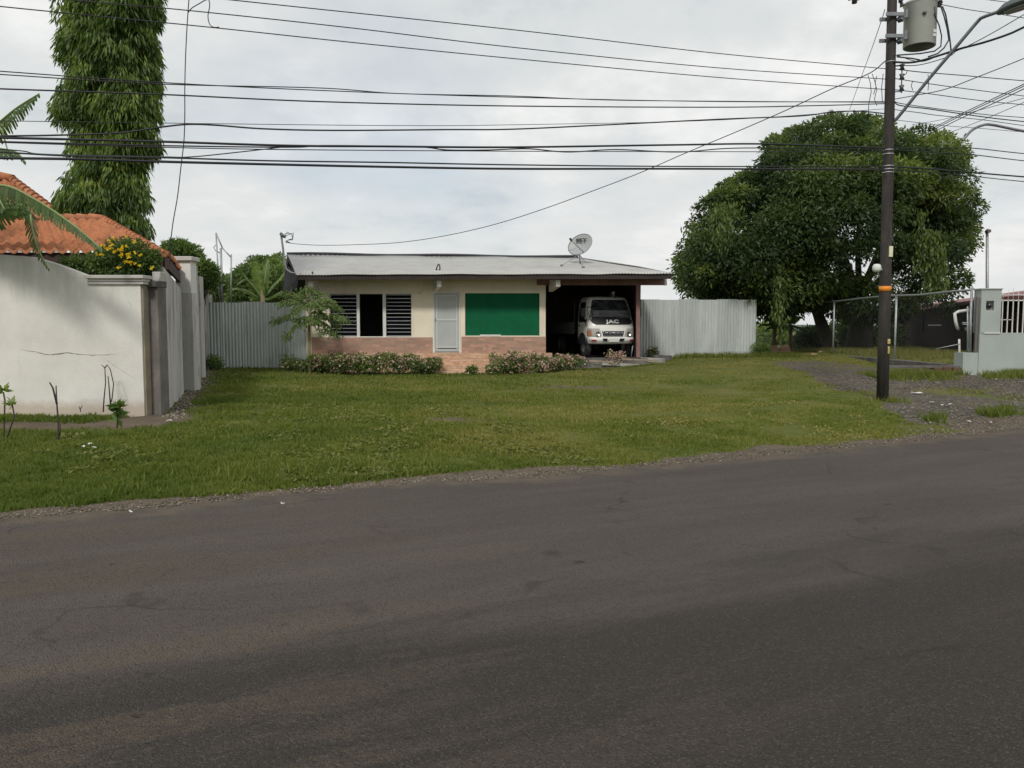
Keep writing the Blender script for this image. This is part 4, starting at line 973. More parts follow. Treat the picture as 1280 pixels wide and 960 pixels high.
# transformer
TX=at(1150,30,PY+.1); TCx=TX.x
ztb=at(1150,57,PY).z; ztt=at(1150,4,PY).z; rr_=.285
tf=MB().lathe([(0,ztb+.02),(rr_-.03,ztb+.02),(rr_-.02,ztb),(rr_,ztb+.01),(rr_,ztt),(rr_+.02,ztt+.01),(rr_+.02,ztt+.04),(rr_-.04,ztt+.08),(0,ztt+.12)],(TCx,PY+.1,0),32).build('transformer',M['trafo'],up_)
MB().lathe([(0,-.001),(rr_-.035,-.001),(rr_-.035,.01)],(TCx,PY+.1,ztb-.004),28).build('tank_bottom',M['lampgrey'],tf)
MB().lathe([(0,0),(.035,0),(.03,.04),(0,.05)],(TCx-.07,PY+.1-rr_,at(1145,21,PY).z),10,Matrix.Rotation(R(90),4,'X')).build('drain_valve',M['lampgrey'],tf)
for k,(px,py,w) in enumerate(((1163,22,.04),(1163,42,.05),(1162.5,47,.05))):
    p=at(px,py,PY); MB().box((p.x-w/2,PY+.1-rr_*.93-.0,p.z-.03),(p.x+w/2,PY+.1-rr_*.93+.05,p.z+.02)).build('tank_label',M['plate'] if k else M['black'],tf)
tw=text('25',.14,'tank_number',M['steel'],tf,(TCx+.12,PY+.1-rr_-.001,ztb+.33),(1,.35,0),(0,0,1),.001) if False else None
for py in (21,48):
    a=pole_at(py); m=MB(); m.bar((a.x-.17,PY-.13,a.z),(a.x+.17,PY-.13,a.z),.03,.07).bar((a.x-.17,PY+.13,a.z),(a.x+.15,PY+.13,a.z),.03,.07); m.bar((a.x+.10,PY-.10,a.z-.05),(a.x+.16,PY-.06,a.z-.09),.10,.09); m.bar((a.x+.10,PY,a.z-.05),(TCx-rr_+.02,PY+.05,a.z+.03),.09,.05); m.bar((TCx-rr_-.02,PY+.0,a.z-.02),(TCx-rr_-.02,PY+.0,a.z+.14),.05,.03)
    m.build('transformer_bracket',M['steel'],up_,.006)
for px,h in ((1128,-6),(1166,-2),(1174,4)):
    m=MB(); p=at(px,8,PY-.05); q_=at(px+(2 if px>1150 else -6),h-4,PY-.05); 
    for k in range(3): t=k/3; m.tube([p.lerp(q_,t),p.lerp(q_,t+.17)],[.05,.03],8).tube([p.lerp(q_,t+.17),p.lerp(q_,t+.34)],[.03,.03],8)
    m.build('bushing',M['insul'],tf)
lead=[[(1168,8),(1169,20),(1174,32),(1177,45),(1176,58),(1168,64),(1150,67),(1121,69)],[(1176,8),(1180,20),(1184,36),(1186,50),(1180,60),(1172,67),(1160,71)],[(1178,8),(1182,18),(1186,40),(1188,55),(1189,66)],[(1121,71),(1140,73),(1150,75)]]
for L_ in lead: MB().tube([at(x,y,PY-.15+.05*i/len(L_)) for i,(x,y) in enumerate(L_)],.013,6).build('lead_wire',M['cable'],up_)
# rack insulators (right side)
for py in (86,98,112):
    a=pole_at(py); m=MB(); m.lathe([(0,-.05),(.05,-.045),(.03,0),(.05,.045),(0,.05)],(a.x+.17,PY-.1,a.z),10); m.build('insulator',M['insul'],up_)
a=pole_at(82);b=pole_at(118); MB().tube([(a.x+.17,PY-.1,a.z),(b.x+.17,PY-.1,b.z)],.013,5).bar((a.x+.06,PY-.08,a.z-.03),(a.x+.19,PY-.1,a.z-.03),.03,.02).bar((b.x+.06,PY-.08,b.z+.03),(b.x+.19,PY-.1,b.z+.03),.03,.02).build('insulator_rack',M['steel'],up_)
for x0,P_ in enumerate([[(1096,95),(1094,103),(1096,112),(1093,124),(1096,132)],[(1085,94),(1088,104),(1089,115),(1086,130),(1085,150)],[(1104,92),(1102,110),(1103,128)],[(1090,92),(1093,100),(1095,108),(1092,118)],[(1134,88),(1133,92),(1130,94)],[(1160,93),(1161,102),(1160,113)],[(1141,101),(1139,107),(1141,113)]]):
    MB().tube([at(x,y,PY-.05) for x,y in P_],.007,4).build('jumper_wire',M['cable'],up_)
# lamp arm + head  (arm reaches out over the road, towards the camera-right)
am_=[at(1118,150,PY-.06),at(1123,146,PY-.1),at(1160,100,PY-.5),at(1200,53,PY-.9),at(1222,27,PY-1.1),at(1229,21.5,PY-1.2),at(1250,14,PY-1.5)]
def smooth(P,n=6):
    o=[]; Q=[P[0]*2-P[1]]+P+[P[-1]*2-P[-2]]
    for i in range(1,len(Q)-2):
        for k in range(n):
            t=k/n; a,b,c,d=Q[i-1],Q[i],Q[i+1],Q[i+2]
            o.append(.5*((2*b)+(-a+c)*t+(2*a-5*b+4*c-d)*t*t+(-a+3*b-3*c+d)*t**3))
    o.append(P[-1]); return o
MB().tube(smooth(am_,4),.030,8).build('lamp_arm',M['steel'],up_)
lh=MB(); A=at(1247,16,PY-1.5); B=at(1300,-3,PY-2.1); dv2=(B-A).normalized(); sdv=dv2.cross(Vector((0,0,1))).normalized(); uv=sdv.cross(dv2)
rows=[]
for t,w,h0,h1 in ((0,.05,.04,.04),(.06,.07,.05,.06),(.2,.12,.06,.11),(.45,.16,.06,.14),(.75,.17,.05,.13),(1,.08,.02,.04)):
    c=A.lerp(B,t); row=[]
    for k in range(17):
        an=2*math.pi*k/16; row.append(c+sdv*w*math.cos(an)+uv*((h1 if math.sin(an)>0 else h0)*math.sin(an)))
    rows.append(row)
lh.grid(rows); lho=lh.build('lamp_head',M['lampgrey'],up_)
ln=MB(); rows=[]
for t,w in ((.22,.08),(.45,.13),(.75,.13),(.9,.07)):
    c=A.lerp(B,t); rows.append([c+sdv*w*math.cos(an)-uv*(.055+.03*math.sin(an)) for an in np.linspace(0,math.pi,9)])
ln.grid(rows); ln.build('lamp_lens',M['glassy'],lho)
# ------------------------------------------------------------------ cables
def planeY(px,off=0):
    a=(px-640)/F
    return (12.26+off)/(1-.43*a)
def cable(pts,r,label,ext=(False,False),yfun=None,mt=None,g='overhead power and telephone cables',name='power_cable'):
    pts=list(pts); yf=yfun or planeY
    def sl(i,j): return (pts[j][1]-pts[i][1])/(pts[j][0]-pts[i][0])
    if ext[0]: s=sl(0,1); pts=[(pts[0][0]-500,pts[0][1]-500*s-14),(pts[0][0]-160,pts[0][1]-160*s-1)]+pts
    if ext[1] and yf is planeY: s=sl(-2,-1); pts=pts+[(pts[-1][0]+160,pts[-1][1]+160*s-1),(pts[-1][0]+500,pts[-1][1]+500*s-14)]
    elif ext[1]: s=sl(-2,-1); pts=pts+[(pts[-1][0]+110,pts[-1][1]+110*s-2)]
    P=smooth([at(x,y,yf(x)) for x,y in pts],10)
    o=MB().tube(P,r,6).build(name,mt or M['cable'])
    tag(o,label,'cable',g); return o
t1,t2,t3=.0068,.0095,.0155
cable([(-10,-38),(140,-17),(290,0),(640,37),(900,67),(1108,86)],t1,'thin power line, uppermost of those crossing the sky left of the pole',(True,False))
cable([(-10,-14),(100,1),(235,13),(440,35),(640,59),(900,85),(1109,99)],t1,'thin power line, second from the top left of the pole',(True,False))
cable([(0,8),(130,21),(262,34),(440,53),(640,73),(900,97),(1109,112)],t1,'thin power line, third from the top left of the pole',(True,False))
cable([(0,89),(200,103),(400,113),(640,121.5),(900,127),(1108,127)],t1,'thin upper strand of the close twisted pair level with the palm leaf tip',(True,False))
cable([(0,93),(200,105),(400,110),(500,117),(640,120),(760,125),(900,126.5),(1108,128)],t1,'thin lower strand of the close twisted pair level with the palm leaf tip',(True,False))
cable([(0,111),(200,118),(400,127),(640,132.5),(900,134),(1020,132),(1108,129.5)],t2,'single medium black cable running just below the thin twisted pair',(True,False))
cable([(0,170),(70,169),(150,166),(200,159),(235,155.5),(270,156.5),(330,161),(420,163),(560,162),(640,161.5),(760,156),(900,149),(1000,145),(1040,140),(1075,139),(1106,142)],t2*1.15,'black cable with a hump where the hanging wire crosses it',(True,False))
cable([(0,151),(300,155),(500,157),(640,156),(900,150),(1107,136)],.0045,'hair thin pale wire above the humped black cable',(True,False))
cable([(0,172),(80,174),(200,177),(360,182),(480,183),(640,184),(850,181),(960,180),(1106,185)],t3,'thick black cable at the top of the middle bundle',(True,False))
cable([(0,177),(200,182),(360,184),(400,182),(470,182.5),(530,184),(560,187.5),(610,187.5),(660,186),(710,190),(770,187),(850,190),(930,185),(1106,187)],t2,'wavy black cable twisting under the thick middle bundle',(True,False))
cable([(0,178),(200,184),(360,187),(640,189),(850,189.5),(1106,190)],t1,'thin straight cable at the bottom of the middle bundle',(True,False))
cable([(0,186),(30,189),(60,193),(200,196),(240,196),(300,190),(352,184)],t1*1.1,'short thin cable slanting up from the lower bundle to the middle bundle',(True,False))
cable([(0,190),(90,195),(200,197),(340,201),(480,203),(640,206),(850,208),(1105,208)],t2*1.15,'upper black cable of the lowest pair left of the pole',(True,False))
cable([(0,197.5),(100,199),(200,202),(340,205.5),(480,208.5),(640,211),(850,211),(1105,212)],t3*1.1,'thick black cable, lowest of all those left of the pole',(True,False))
# service drop to house mast
def sdY(px):
    return 26.3+(15.5-26.3)*(px-360)/(1107-360)
cable([(357,303),(372,305),(400,306.5),(440,306),(500,303),(560,294),(620,280),(680,261),(740,239),(800,216),(860,190),(920,165),(980,139),(1040,111),(1086,92),(1107,76)],.0095,'service drop cable sagging from the pole down to the conduit mast on the house roof',yfun=sdY,g=None,name='service_cable')
# guy wire
cable([(1106,12),(1102,25),(1090,60),(1076,98),(1062,137)],.008,'thin guy wire slanting down left from the transformer level of the pole',yfun=lambda px:15.5+(1106-px)*.30,g=None,name='guy_wire')
# hanging wire at left
cable([(241,-60),(238,-20),(236,2),(234,30),(232,70),(231,110),(231,140),(230,175),(226,210),(222,245),(216,280),(213,308),(212,330)],.0085,'long kinked black wire hanging down vertically beside the tall weeping tree',yfun=lambda px:13.2,g=None,name='hanging_wire')
cable([(235,16),(240,10),(250,4),(257,0),(261,0),(262,8),(260,20),(262,30),(267,34),(274,34)],.006,'small curled wire loop joining the hanging wire to the power line',yfun=lambda px:10.4,g=None,name='loop_wire')
# right of the pole
cable([(1118,86),(1150,90),(1200,94),(1280,101)],t2*.9,'first cable right of the pole, leaving just below the transformer leads',(False,True))
cable([(1118,98),(1150,103),(1200,110),(1280,120)],t1*1.1,'second thin cable from the top right of the pole',(False,True))
cable([(1118,112),(1160,117),(1220,125),(1280,131)],t1*1.1,'third thin cable from the top right of the pole',(False,True))
cable([(1118,127),(1130,130),(1180,137),(1230,143),(1280,147)],t1*1.1,'thin cable just above the thick pair right of the pole',(False,True))
cable([(1118,127.5),(1126,132),(1160,136),(1200,142),(1240,147.5),(1280,152)],t2*1.1,'thicker cable of the pair leaving the pole right under the lamp arm joint',(False,True))
cable([(1118,137),(1150,141),(1170,144),(1230,150),(1280,157)],t1,'faint thin cable under the thicker pair right of the pole',(False,True))
cable([(1118,124),(1140,120),(1180,112),(1220,97),(1280,73)],t1*1.1,'thin cable rising to the right across the lamp arm',(False,True),yfun=lambda px:15.5-(px-1118)*.012,g='overhead power and telephone cables')
for i,(dy,lab) in enumerate(((0,'upper strand of the rising triple bundle behind the big tree at right'),(2.5,'middle strand of the rising triple bundle behind the big tree at right'),(6,'lower strand of the rising triple bundle behind the big tree at right'))):
    cable([(1150,167+dy),(1166,160+dy*.9),(1200,143+dy*.9),(1240,124+dy),(1282,104+dy)],.012,lab,(False,True),yfun=lambda px:27-(px-1150)*.06)
cable([(1140,156),(1180,149),(1230,136),(1282,122)],.0075,'thin rising wire just above the triple bundle at right',(False,True),yfun=lambda px:27-(px-1150)*.06)
cable([(1170,171),(1200,161),(1240,145),(1282,127)],.0075,'thin rising wire below the triple bundle at right',(False,True),yfun=lambda px:27-(px-1150)*.06)
cable([(1118,68.5),(1150,77),(1175,69),(1195,64),(1230,47),(1282,17)],t1*1.1,'thin cable rising right beside the lamp arm to the lamp head',(False,True),yfun=lambda px:15.4-(px-1118)*.008)
cable([(1117,77.5),(1140,78),(1165,72),(1200,61),(1230,53),(1260,43),(1282,33)],t3*1.25,'thick black cable rising right across the lamp arm',(False,True),yfun=lambda px:15.4-(px-1118)*.008)
cable([(1121,82),(1150,81),(1185,71),(1195,64)],t1*1.2,'short slack wire under the thick rising cable',yfun=lambda px:15.3,g=None)
cable([(1178,6),(1210,12),(1245,17),(1290,24)],t1,'thin power line leaving the transformer bushings to the right',(False,True))
cable([(1180,-8),(1245,1),(1290,6)],t1,'thin power line at the very top right corner',(False,True))
cable([(1116,184),(1160,186),(1212,185),(1280,192)],t2,'upper cable of the spaced pair right of the tree crown',(False,True))
cable([(1116,187),(1160,190),(1212,193),(1280,201)],t2,'lower cable of the spaced pair right of the tree crown',(False,True))
cable([(1115,208),(1160,211),(1220,216),(1280,221)],t3,'thick black cable leaving the pole low at right in front of the crown',(False,True))
cable([(1115,212),(1170,216),(1222,221),(1280,227)],t1*1.3,'thin cable just beneath the thick low one at right',(False,True))
cable([(1120,150),(1180,157),(1220,160),(1280,165)],.005,'hair thin wire passing over the crown top at right',(False,True))
fl=thing('far_lamp_arm','curved lamp arm of a second street light showing over the tree crown at right','street lamp',at(1400,420,22))
MB().tube(smooth([at(1203,176,21),at(1208,170,21),at(1216,162,21.1),at(1227,157,21.2),at(1240,156,21.3),at(1280,164,21.8),at(1400,186,23)],5),.035,8).build('lamp_arm',M['steel'],fl)
MB().tube([at(1400,186,23),at(1400,430,23)],.1,10).build('lamp_post',M['concrete'],fl)
# ------------------------------------------------------------------ foliage generator
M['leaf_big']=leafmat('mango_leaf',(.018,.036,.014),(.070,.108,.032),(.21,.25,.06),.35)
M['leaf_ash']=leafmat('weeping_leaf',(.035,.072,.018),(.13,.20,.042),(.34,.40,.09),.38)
M['leaf_mid']=leafmat('shrub_leaf',(.035,.065,.020),(.10,.155,.042),(.23,.29,.08),.35)
M['leaf_ban']=leafmat('banana_leaf',(.045,.085,.025),(.10,.16,.045),(.24,.30,.08),.35)
M['petal_pink']=leafmat('pink_petal',(.5,.22,.26),(.66,.42,.42),(.8,.70,.64),.3)
M['petal_yellow']=leafmat('yellow_petal',(.7,.42,.02),(.8,.6,.03),(.85,.72,.1),.3)
def norm(v): return v/np.maximum(np.linalg.norm(v,axis=-1,keepdims=True),1e-9)
def leaves(name,P,D,Lr,Wr,tone,mt,parent=None,fold=.25):
    n=len(P); D=norm(D); rnd=norm(RNG.normal(0,1,(n,3))); S_=norm(np.cross(D,rnd)); Nn=np.cross(S_,D)
    L_=RNG.uniform(*Lr,n)[:,None]; W=RNG.uniform(*Wr,n)[:,None]/2
    v0=P; v1=P+D*L_*.45-S_*W+Nn*W*fold; v2=P+D*L_-Nn*0; v3=P+D*L_*.45+S_*W+Nn*W*fold
    V=np.stack([v0,v1,v2,v3],1).reshape(-1,3)
    return np_mesh(name,V,4,np.arange(len(V)),mt,parent,tone=np.clip(tone,0,1))
def blob_leaves(C,Rr,n,flat=.75,up=.35,shell=.55,droop=.4):
    C=np.asarray(C);Rr=np.asarray(Rr); k=RNG.integers(0,len(C),n) if len(C)<2 else RNG.choice(len(C),n,p=Rr**2/np.sum(Rr**2))
    d=norm(RNG.normal(0,1,(n,3))+np.array([0,0,up])); rad=(shell+(1-shell)*RNG.random(n)**.5)*(1+.25*(RNG.random(n)-.5))
    P=C[k]+d*(Rr[k]*rad)[:,None]*np.array([1,1,flat])
    D=norm(d*.8+RNG.normal(0,.6,(n,3))-np.array([0,0,droop]))
    return P,D,k,d,rad
def outline_clumps(poly,Y,D,N,R0,front=.7):
    poly=np.array(poly,float); x0,y0=poly.min(0);x1,y1=poly.max(0)
    x=RNG.uniform(x0,x1,N*6);y=RNG.uniform(y0,y1,N*6); k=point_in(poly,x,y); x=x[k];y=y[k]; d=poly_dist(poly,x,y)
    px=Y/F; k=d>R0*.32/px; x=x[k][:N];y=y[k][:N];d=d[k][:N]
    dm=max(d.max(),1e-3); dep=D*np.sqrt(np.clip(1-(1-d/dm)**2,0,1))
    s=np.where(RNG.random(len(x))<front,-1,1)*RNG.random(len(x))**.45
    r=np.minimum(R0*(.7+.6*RNG.random(len(x))),d*px*1.1+.1)
    C=np.array([at(a,b,Y+dd) for a,b,dd in zip(x,y,s*dep)])
    return C,r
def trunk(name,base,tops,r0,parent,mt,nseg=5,spread=.5,fork=.45):
    m=MB(); base=Vector(base); top=sum((Vector(t) for t in tops),Vector())/len(tops); fk=base.lerp(top,fork); fk.x=base.x*.7+top.x*.3
    m.tube([base+Vector((0,0,-.2)),base+Vector((0.02,0,.3)),base.lerp(fk,.5)+Vector((.08,0,0)),fk],[r0*1.35,r0*1.05,r0*.9,r0*.8],12)
    tr_=m.build(name,mt,parent); 
    for t in tops:
        t=Vector(t); b=MB(); mid=fk.lerp(t,.5)+Vector((random.uniform(-.3,.3),random.uniform(-.3,.3),random.uniform(-.1,.4)))*spread
        P=smooth([fk+Vector((0,0,-.1)),mid,t],5); n=len(P); b.tube(P,[r0*(.5 if r0<.3 else .32)*(1-.85*i/n) for i in range(n)],7)
        b.build('branch',mt,parent)
    return tr_
# ---- the big round tree
big=thing('mango_tree','huge round dark green mango tree behind the fences at right','tree',(at(1075,437,34.5).x,34.5,.55))
poly=[(846,345),(846,322),(856,290),(868,262),(905,230),(940,208),(958,176),(1000,155),(1040,139),(1085,143),(1135,152),(1175,168),(1203,172),(1210,210),(1222,225),(1216,242),(1231,252),(1228,290),(1216,300),(1224,330),(1208,345),(1208,374),(1178,380),(1160,384),(1130,402),(1105,412),(1085,405),(1062,410),(1035,400),(1015,386),(1005,396),(988,405),(965,412),(945,408),(920,400),(890,395),(866,382),(850,362)]
_pp=[]
for i,(a,b) in enumerate(zip(poly,poly[1:]+poly[:1])):
    m_=max(1,int(math.hypot(b[0]-a[0],b[1]-a[1])//16))
    for j in range(m_):
        q=7 if j else 4; _pp.append((a[0]+(b[0]-a[0])*j/m_+random.uniform(-q,q),a[1]+(b[1]-a[1])*j/m_+random.uniform(-q,q)))
poly=_pp
C1,r1=outline_clumps(poly,34.5,5.4,135,1.25,.8); C2,r2=outline_clumps(poly,34.5,5.8,330,.6,.8); C=np.vstack([C1,C2]); r=np.concatenate([r1,r2])
def opening(C,cx,cy,rx,ry,keep):
    c=at(cx,cy,34.5); u=((C[:,0]-c.x)/(rx*.0345))**2+((C[:,2]-c.z)/(ry*.0345))**2
    return (u>1)|(RNG.random(len(C))<keep)
kk=opening(C,1035,325,70,42,.28)&opening(C,1170,325,32,42,.35)&opening(C,1000,300,28,22,.2)&opening(C,1090,300,26,26,.3); C=C[kk]; r=r[kk]
extra=[]; 
for px,py,Y in ((970,385,32),(980,400,32),(968,372,32),(975,355,31.5),(1185,385,33),(1170,378,33),(1200,352,32)):
    extra.append(at(px,py,Y))
C=np.vstack([C,np.array(extra)]); r=np.concatenate([r,np.full(len(extra),.45)])
ctone=RNG.random(len(C))
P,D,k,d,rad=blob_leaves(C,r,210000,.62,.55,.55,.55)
tn=.0+.62*ctone[k]**1.7+.20*(rad-.5)+.22*np.clip(d[:,2],0,1)+.12*(RNG.random(len(P))-.5)+.25*(fbm(P[:,0]*.35,P[:,2]*.35,5)-.45)  # random clump tone, plus painted light on clump tops and shade inside
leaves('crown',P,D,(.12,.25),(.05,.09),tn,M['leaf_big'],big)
# hanging yellowish climber curtains
P=[];D=[]
for px,w,y0_,y1_,n in ((868,14,275,340,500),(972,9,330,400,420),(976,8,345,425,300),(1165,14,285,372,700),(1150,10,260,340,350),(1178,8,300,360,300),(1020,30,205,240,500),(905,20,250,310,500),(1125,14,200,260,400)):
    for i in range(n):
        a=at(px+random.gauss(0,w*.5),random.uniform(y0_,y1_),34.5-(5.3 if px!=868 else 2.5)+random.uniform(-.3,.6)); P.append(a); D.append((random.gauss(0,.35),random.gauss(0,.35),-1))
leaves('climber',np.array(P),np.array(D),(.12,.26),(.05,.09),.35+.5*RNG.random(len(P)),M['leaf_big'],big)
P,D,k,d,rad=blob_leaves(np.array([at(1035,357,30.5),at(1045,352,30.5),at(1022,362,30.5),at(1052,362,30.6)]),np.array([.45,.42,.4,.36]),2600,.6,.6,.3,.3)
leaves('light_spray',P,D,(.14,.26),(.05,.09),.75+.3*RNG.random(len(P)),M['leaf_big'],big)
bt=Vector((at(1072,437,34.5).x,34.5,.5))
trunk('trunk',bt,[at(960,300,34),at(1020,250,34),at(1080,220,35),at(1140,230,34),at(1180,300,34),at(1040,300,33.5),at(1110,280,36)],.50,big,M['bark'],fork=.42)
MB().tube([Vector((at(1040,437,34).x,34,.4)),at(1030,415,34),at(1022,392,34),at(1005,360,34)],[.34,.28,.22,.1],9).build('leaning_stem',M['bark'],big)
# ---- weeping mast tree
ash=thing('weeping_mast_tree','very tall narrow weeping tree draped in hanging leaves behind the clay roof','tree',(at(135,300,20).x,20,.15))
poly=[(66,-140),(62,0),(72,22),(70,60),(76,78),(68,90),(76,110),(62,140),(50,164),(66,160),(86,150),(90,170),(83,190),(95,200),(84,220),(72,240),(63,258),(80,275),(100,285),(130,300),(188,302),(192,262),(184,225),(190,205),(200,180),(198,150),(202,125),(200,70),(194,45),(203,10),(195,-140),(170,-240),(120,-300),(90,-230)]
C,r=outline_clumps(poly,20,1.3,620,.34,.7)
n=95000; k=RNG.choice(len(C),n,p=r**2/np.sum(r**2)); ct=RNG.random(len(C))
d=norm(RNG.normal(0,1,(n,3))); P=C[k]+d*r[k][:,None]*np.array([.75,.75,1.0])*(.45+.6*RNG.random((n,1)))
D=norm(np.stack([d[:,0]*.45,d[:,1]*.45-.1,-1+0*d[:,0]],-1)+RNG.normal(0,.18,(n,3)))
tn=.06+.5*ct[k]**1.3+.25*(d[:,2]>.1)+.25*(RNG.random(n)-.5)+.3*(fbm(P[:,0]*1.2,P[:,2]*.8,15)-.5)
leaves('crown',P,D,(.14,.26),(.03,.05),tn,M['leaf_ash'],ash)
MB().tube([(at(135,300,20).x,20,0),(at(135,0,20).x,20,9),(at(120,-250,20).x,20,14)],[.16,.12,.04],10).build('trunk',M['bark'],ash)
# ---- trees beyond the left fence
def bushtree(label,poly,Y,D_,N,R0,n,basepx,mt=None,lr=(.10,.22),wr=(.05,.10),tb=.0,name='broadleaf_tree',cat='tree',group='trees beyond the left fence',tr0=.12):
    b=at(basepx,430,Y); g=Hf(b.x,Y); t=thing(name,label,cat,(b.x,Y,g),group)
    C,r=outline_clumps(poly,Y,D_,N,R0,.7); ct=RNG.random(len(C)); P,D,k,d,rad=blob_leaves(C,r,n,.8,.4,.45,.4)
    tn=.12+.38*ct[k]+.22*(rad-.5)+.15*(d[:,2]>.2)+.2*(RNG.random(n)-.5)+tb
    leaves('crown',P,D,lr,wr,tn,mt or M['leaf_mid'],t)
    tops=[C[i] for i in RNG.choice(len(C),min(4,len(C)),replace=False)]
    trunk('trunk',(b.x,Y,g),tops,tr0,t,M['bark'],fork=.4); return t
bushtree('round dark bush tree beyond the left fence, beside the pipe mast',[(285,372),(288,345),(300,332),(322,328),(335,340),(340,375),(320,390),(288,390)],40,1.6,60,.6,9000,310,tb=-.1)
bushtree('leafy tree filling the gap against the left end of the zinc roof',[(318,390),(318,340),(335,326),(352,322),(372,330),(385,345),(385,390)],37,1.8,80,.6,12000,350,tb=.05)
bushtree('mid green shrub tree low beyond the left fence behind the banana leaves',[(255,378),(262,350),(275,342),(295,350),(300,385),(262,388)],42,1.4,50,.55,7000,280,tb=.0)
bushtree('umbrella crowned papaya like tree peeking over the tall white pier',[(203,320),(206,306),(216,302),(232,303),(246,312),(254,322),(246,330),(228,322),(212,326)],30,.9,40,.32,3200,232,M['leaf_mid'],(.14,.28),(.05,.08),.0,'papaya_tree')
bushtree('drooping shrub leaning over the concrete wall behind the white pier',[(240,352),(244,334),(256,326),(268,334),(272,352),(262,366),(246,360)],27,.6,30,.28,2600,252,M['leaf_mid'],(.12,.22),(.05,.08),.05,'shrub','shrub')
bushtree('flat topped airy twig tree rising above the banana leaves',[(303,330),(308,323),(322,320),(334,323),(345,318),(358,318),(356,326),(340,332),(318,334)],41,.8,22,.35,1800,330,M['leaf_mid'],(.1,.2),(.05,.08),-.05,'twig_tree')
# under the big tree
bushtree('dense dark thicket behind the trunk of the big tree',[(1030,440),(1032,405),(1050,390),(1085,385),(1110,392),(1130,405),(1130,440)],44,1.2,70,.7,9000,1085,M['leaf_big'],(.12,.22),(.06,.1),-.1,'thicket','bush','bushes under the big tree',.05)
bushtree('dark clipped bush right of the banana plants beneath the big tree',[(992,438),(995,418),(1010,408),(1030,410),(1036,438)],37,.9,40,.45,6000,1012,M['leaf_big'],(.08,.16),(.04,.08),-.1,'dark_bush','bush','bushes under the big tree',.05)
bushtree('shadowy bush against the left end of the brown house',[(1050,438),(1052,412),(1070,402),(1092,410),(1092,438)],38,.9,40,.45,6000,1072,M['leaf_big'],(.08,.16),(.04,.08),-.15,'dark_bush','bush','bushes under the big tree',.05)
bushtree('pale green distant thicket seen through the left end of the chain link fence',[(946,436),(946,406),(958,402),(972,408),(982,412),(985,436)],50,1.2,40,.6,6000,962,M['leaf_mid'],(.12,.22),(.07,.1),.25,'thicket','bush','bushes under the big tree',.05)
# ---- banana fronds
def frond(parent,P,wid,tone,ragged=.5,name='frond',nl=60,hang=.6,mt=None):
    P=smooth([Vector(p) for p in P],8); n=len(P)
    MB().tube(P,[.022*(1-.8*i/n)+.004 for i in range(n)],6).build('midrib',M['bark_l'] if False else M['leaf_rib'],parent)
    vs=[];f=[];tn=[]
    cum=[0]
    for a,b in zip(P[:-1],P[1:]): cum.append(cum[-1]+(b-a).length)
    tot=cum[-1]
    def ev(t):
        s=t*tot
        for i in range(n-1):
            if cum[i+1]>=s or i==n-2:
                u=(s-cum[i])/max(1e-6,cum[i+1]-cum[i]); return P[i].lerp(P[i+1],min(1,max(0,u))),(P[i+1]-P[i]).normalized()
    rr=random.Random(int(tot*1000))
    for side in (-1,1):
        t=.06
        while t<1:
            w=rr.uniform(.5,1.5)*.9/nl; t1_=min(1,t+w); p,d=ev(t); p2,_=ev(t1_)
            s=d.cross(Vector((0,0,1)))
            if s.length<.05: s=Vector((1,0,0))
            s.normalize(); prof=math.sin(math.pi*min(1,t**.75*.93+.07))**.55*wid
            ln=prof*rr.uniform(.8,1.05)
            dr=(s*side*(1-hang)+Vector((0,0,-hang))+d*.35).normalized(); dr2=(dr+Vector((0,0,-.7*hang))+Vector((rr.gauss(0,.08),rr.gauss(0,.08),0))).normalized()
            b=len(vs); gap=ragged*rr.random()*.5
            m1=p+dr*ln*.5; m2=p2+dr*ln*.5; e1=m1+dr2*ln*.5+(p2-p)*gap; e2=m2+dr2*ln*.5*rr.uniform(.85,1.0)-(p2-p)*gap
            vs+=[p,p2,m2,m1,e2,e1]; f+=[(b,b+1,b+2,b+3),(b+3,b+2,b+4,b+5)]
            q=tone+rr.uniform(-.18,.18); tn+=[q,q-.03]; t=t1_+rr.random()*ragged*.01
    V=np.array([tuple(v) for v in vs]); idx=np.array([i for q in f for i in q]); o=np_mesh(name,V,4,idx,M['leaf_ban'] if mt is None else mt,parent,tone=np.clip(np.array(tn),0,1)); return o
M['leaf_rib']=mat('leaf_rib',(.20,.26,.09),.5,.1,bmp=0)
def P3(pts): return [at(*p) for p in pts]
bp=thing('banana_plant','banana palm at the left edge with ragged fronds drooping over the white wall','banana plant',(-9.8,13.7,.15))
MB().tube([(-9.8,13.7,0),(-9.75,13.7,1.5),(-9.7,13.65,3.0),(-9.6,13.6,3.6)],[.2,.16,.12,.07],12).build('trunk',M['bark_l'],bp)
frond(bp,P3([(-70,262,13.5),(-30,240,12.5),(5,232,11.8),(45,250,11.5),(90,280,11.3),(128,312,11.2)]),.38,.22,.4,nl=85,hang=.66)
frond(bp,P3([(-75,262,13.3),(-62,236,12.3),(-38,224,11.6),(-8,240,11.2),(6,262,11.1)]),.55,.2,.3,nl=60,hang=.45)  # extra frond, mostly out of view, added to shade the white wall
frond(bp,P3([(-70,262,13.5),(-20,256,12.9),(20,256,12.6),(36,262,12.5),(40,285,12.3),(48,312,12.2),(62,338,12.2)]),.30,.12,.5,nl=55,hang=.55)
frond(bp,P3([(-70,262,13.5),(-30,268,12.4),(0,262,11.9),(24,260,11.6),(36,264,11.5)]),.38,.25,.3,nl=45,hang=.6)
frond(bp,P3([(-75,240,13.8),(-50,200,13.6),(-20,170,13.4),(0,152,13.3),(22,134,13.2),(49,117,13.1)]),.34,.35,.95,nl=50,hang=.75)
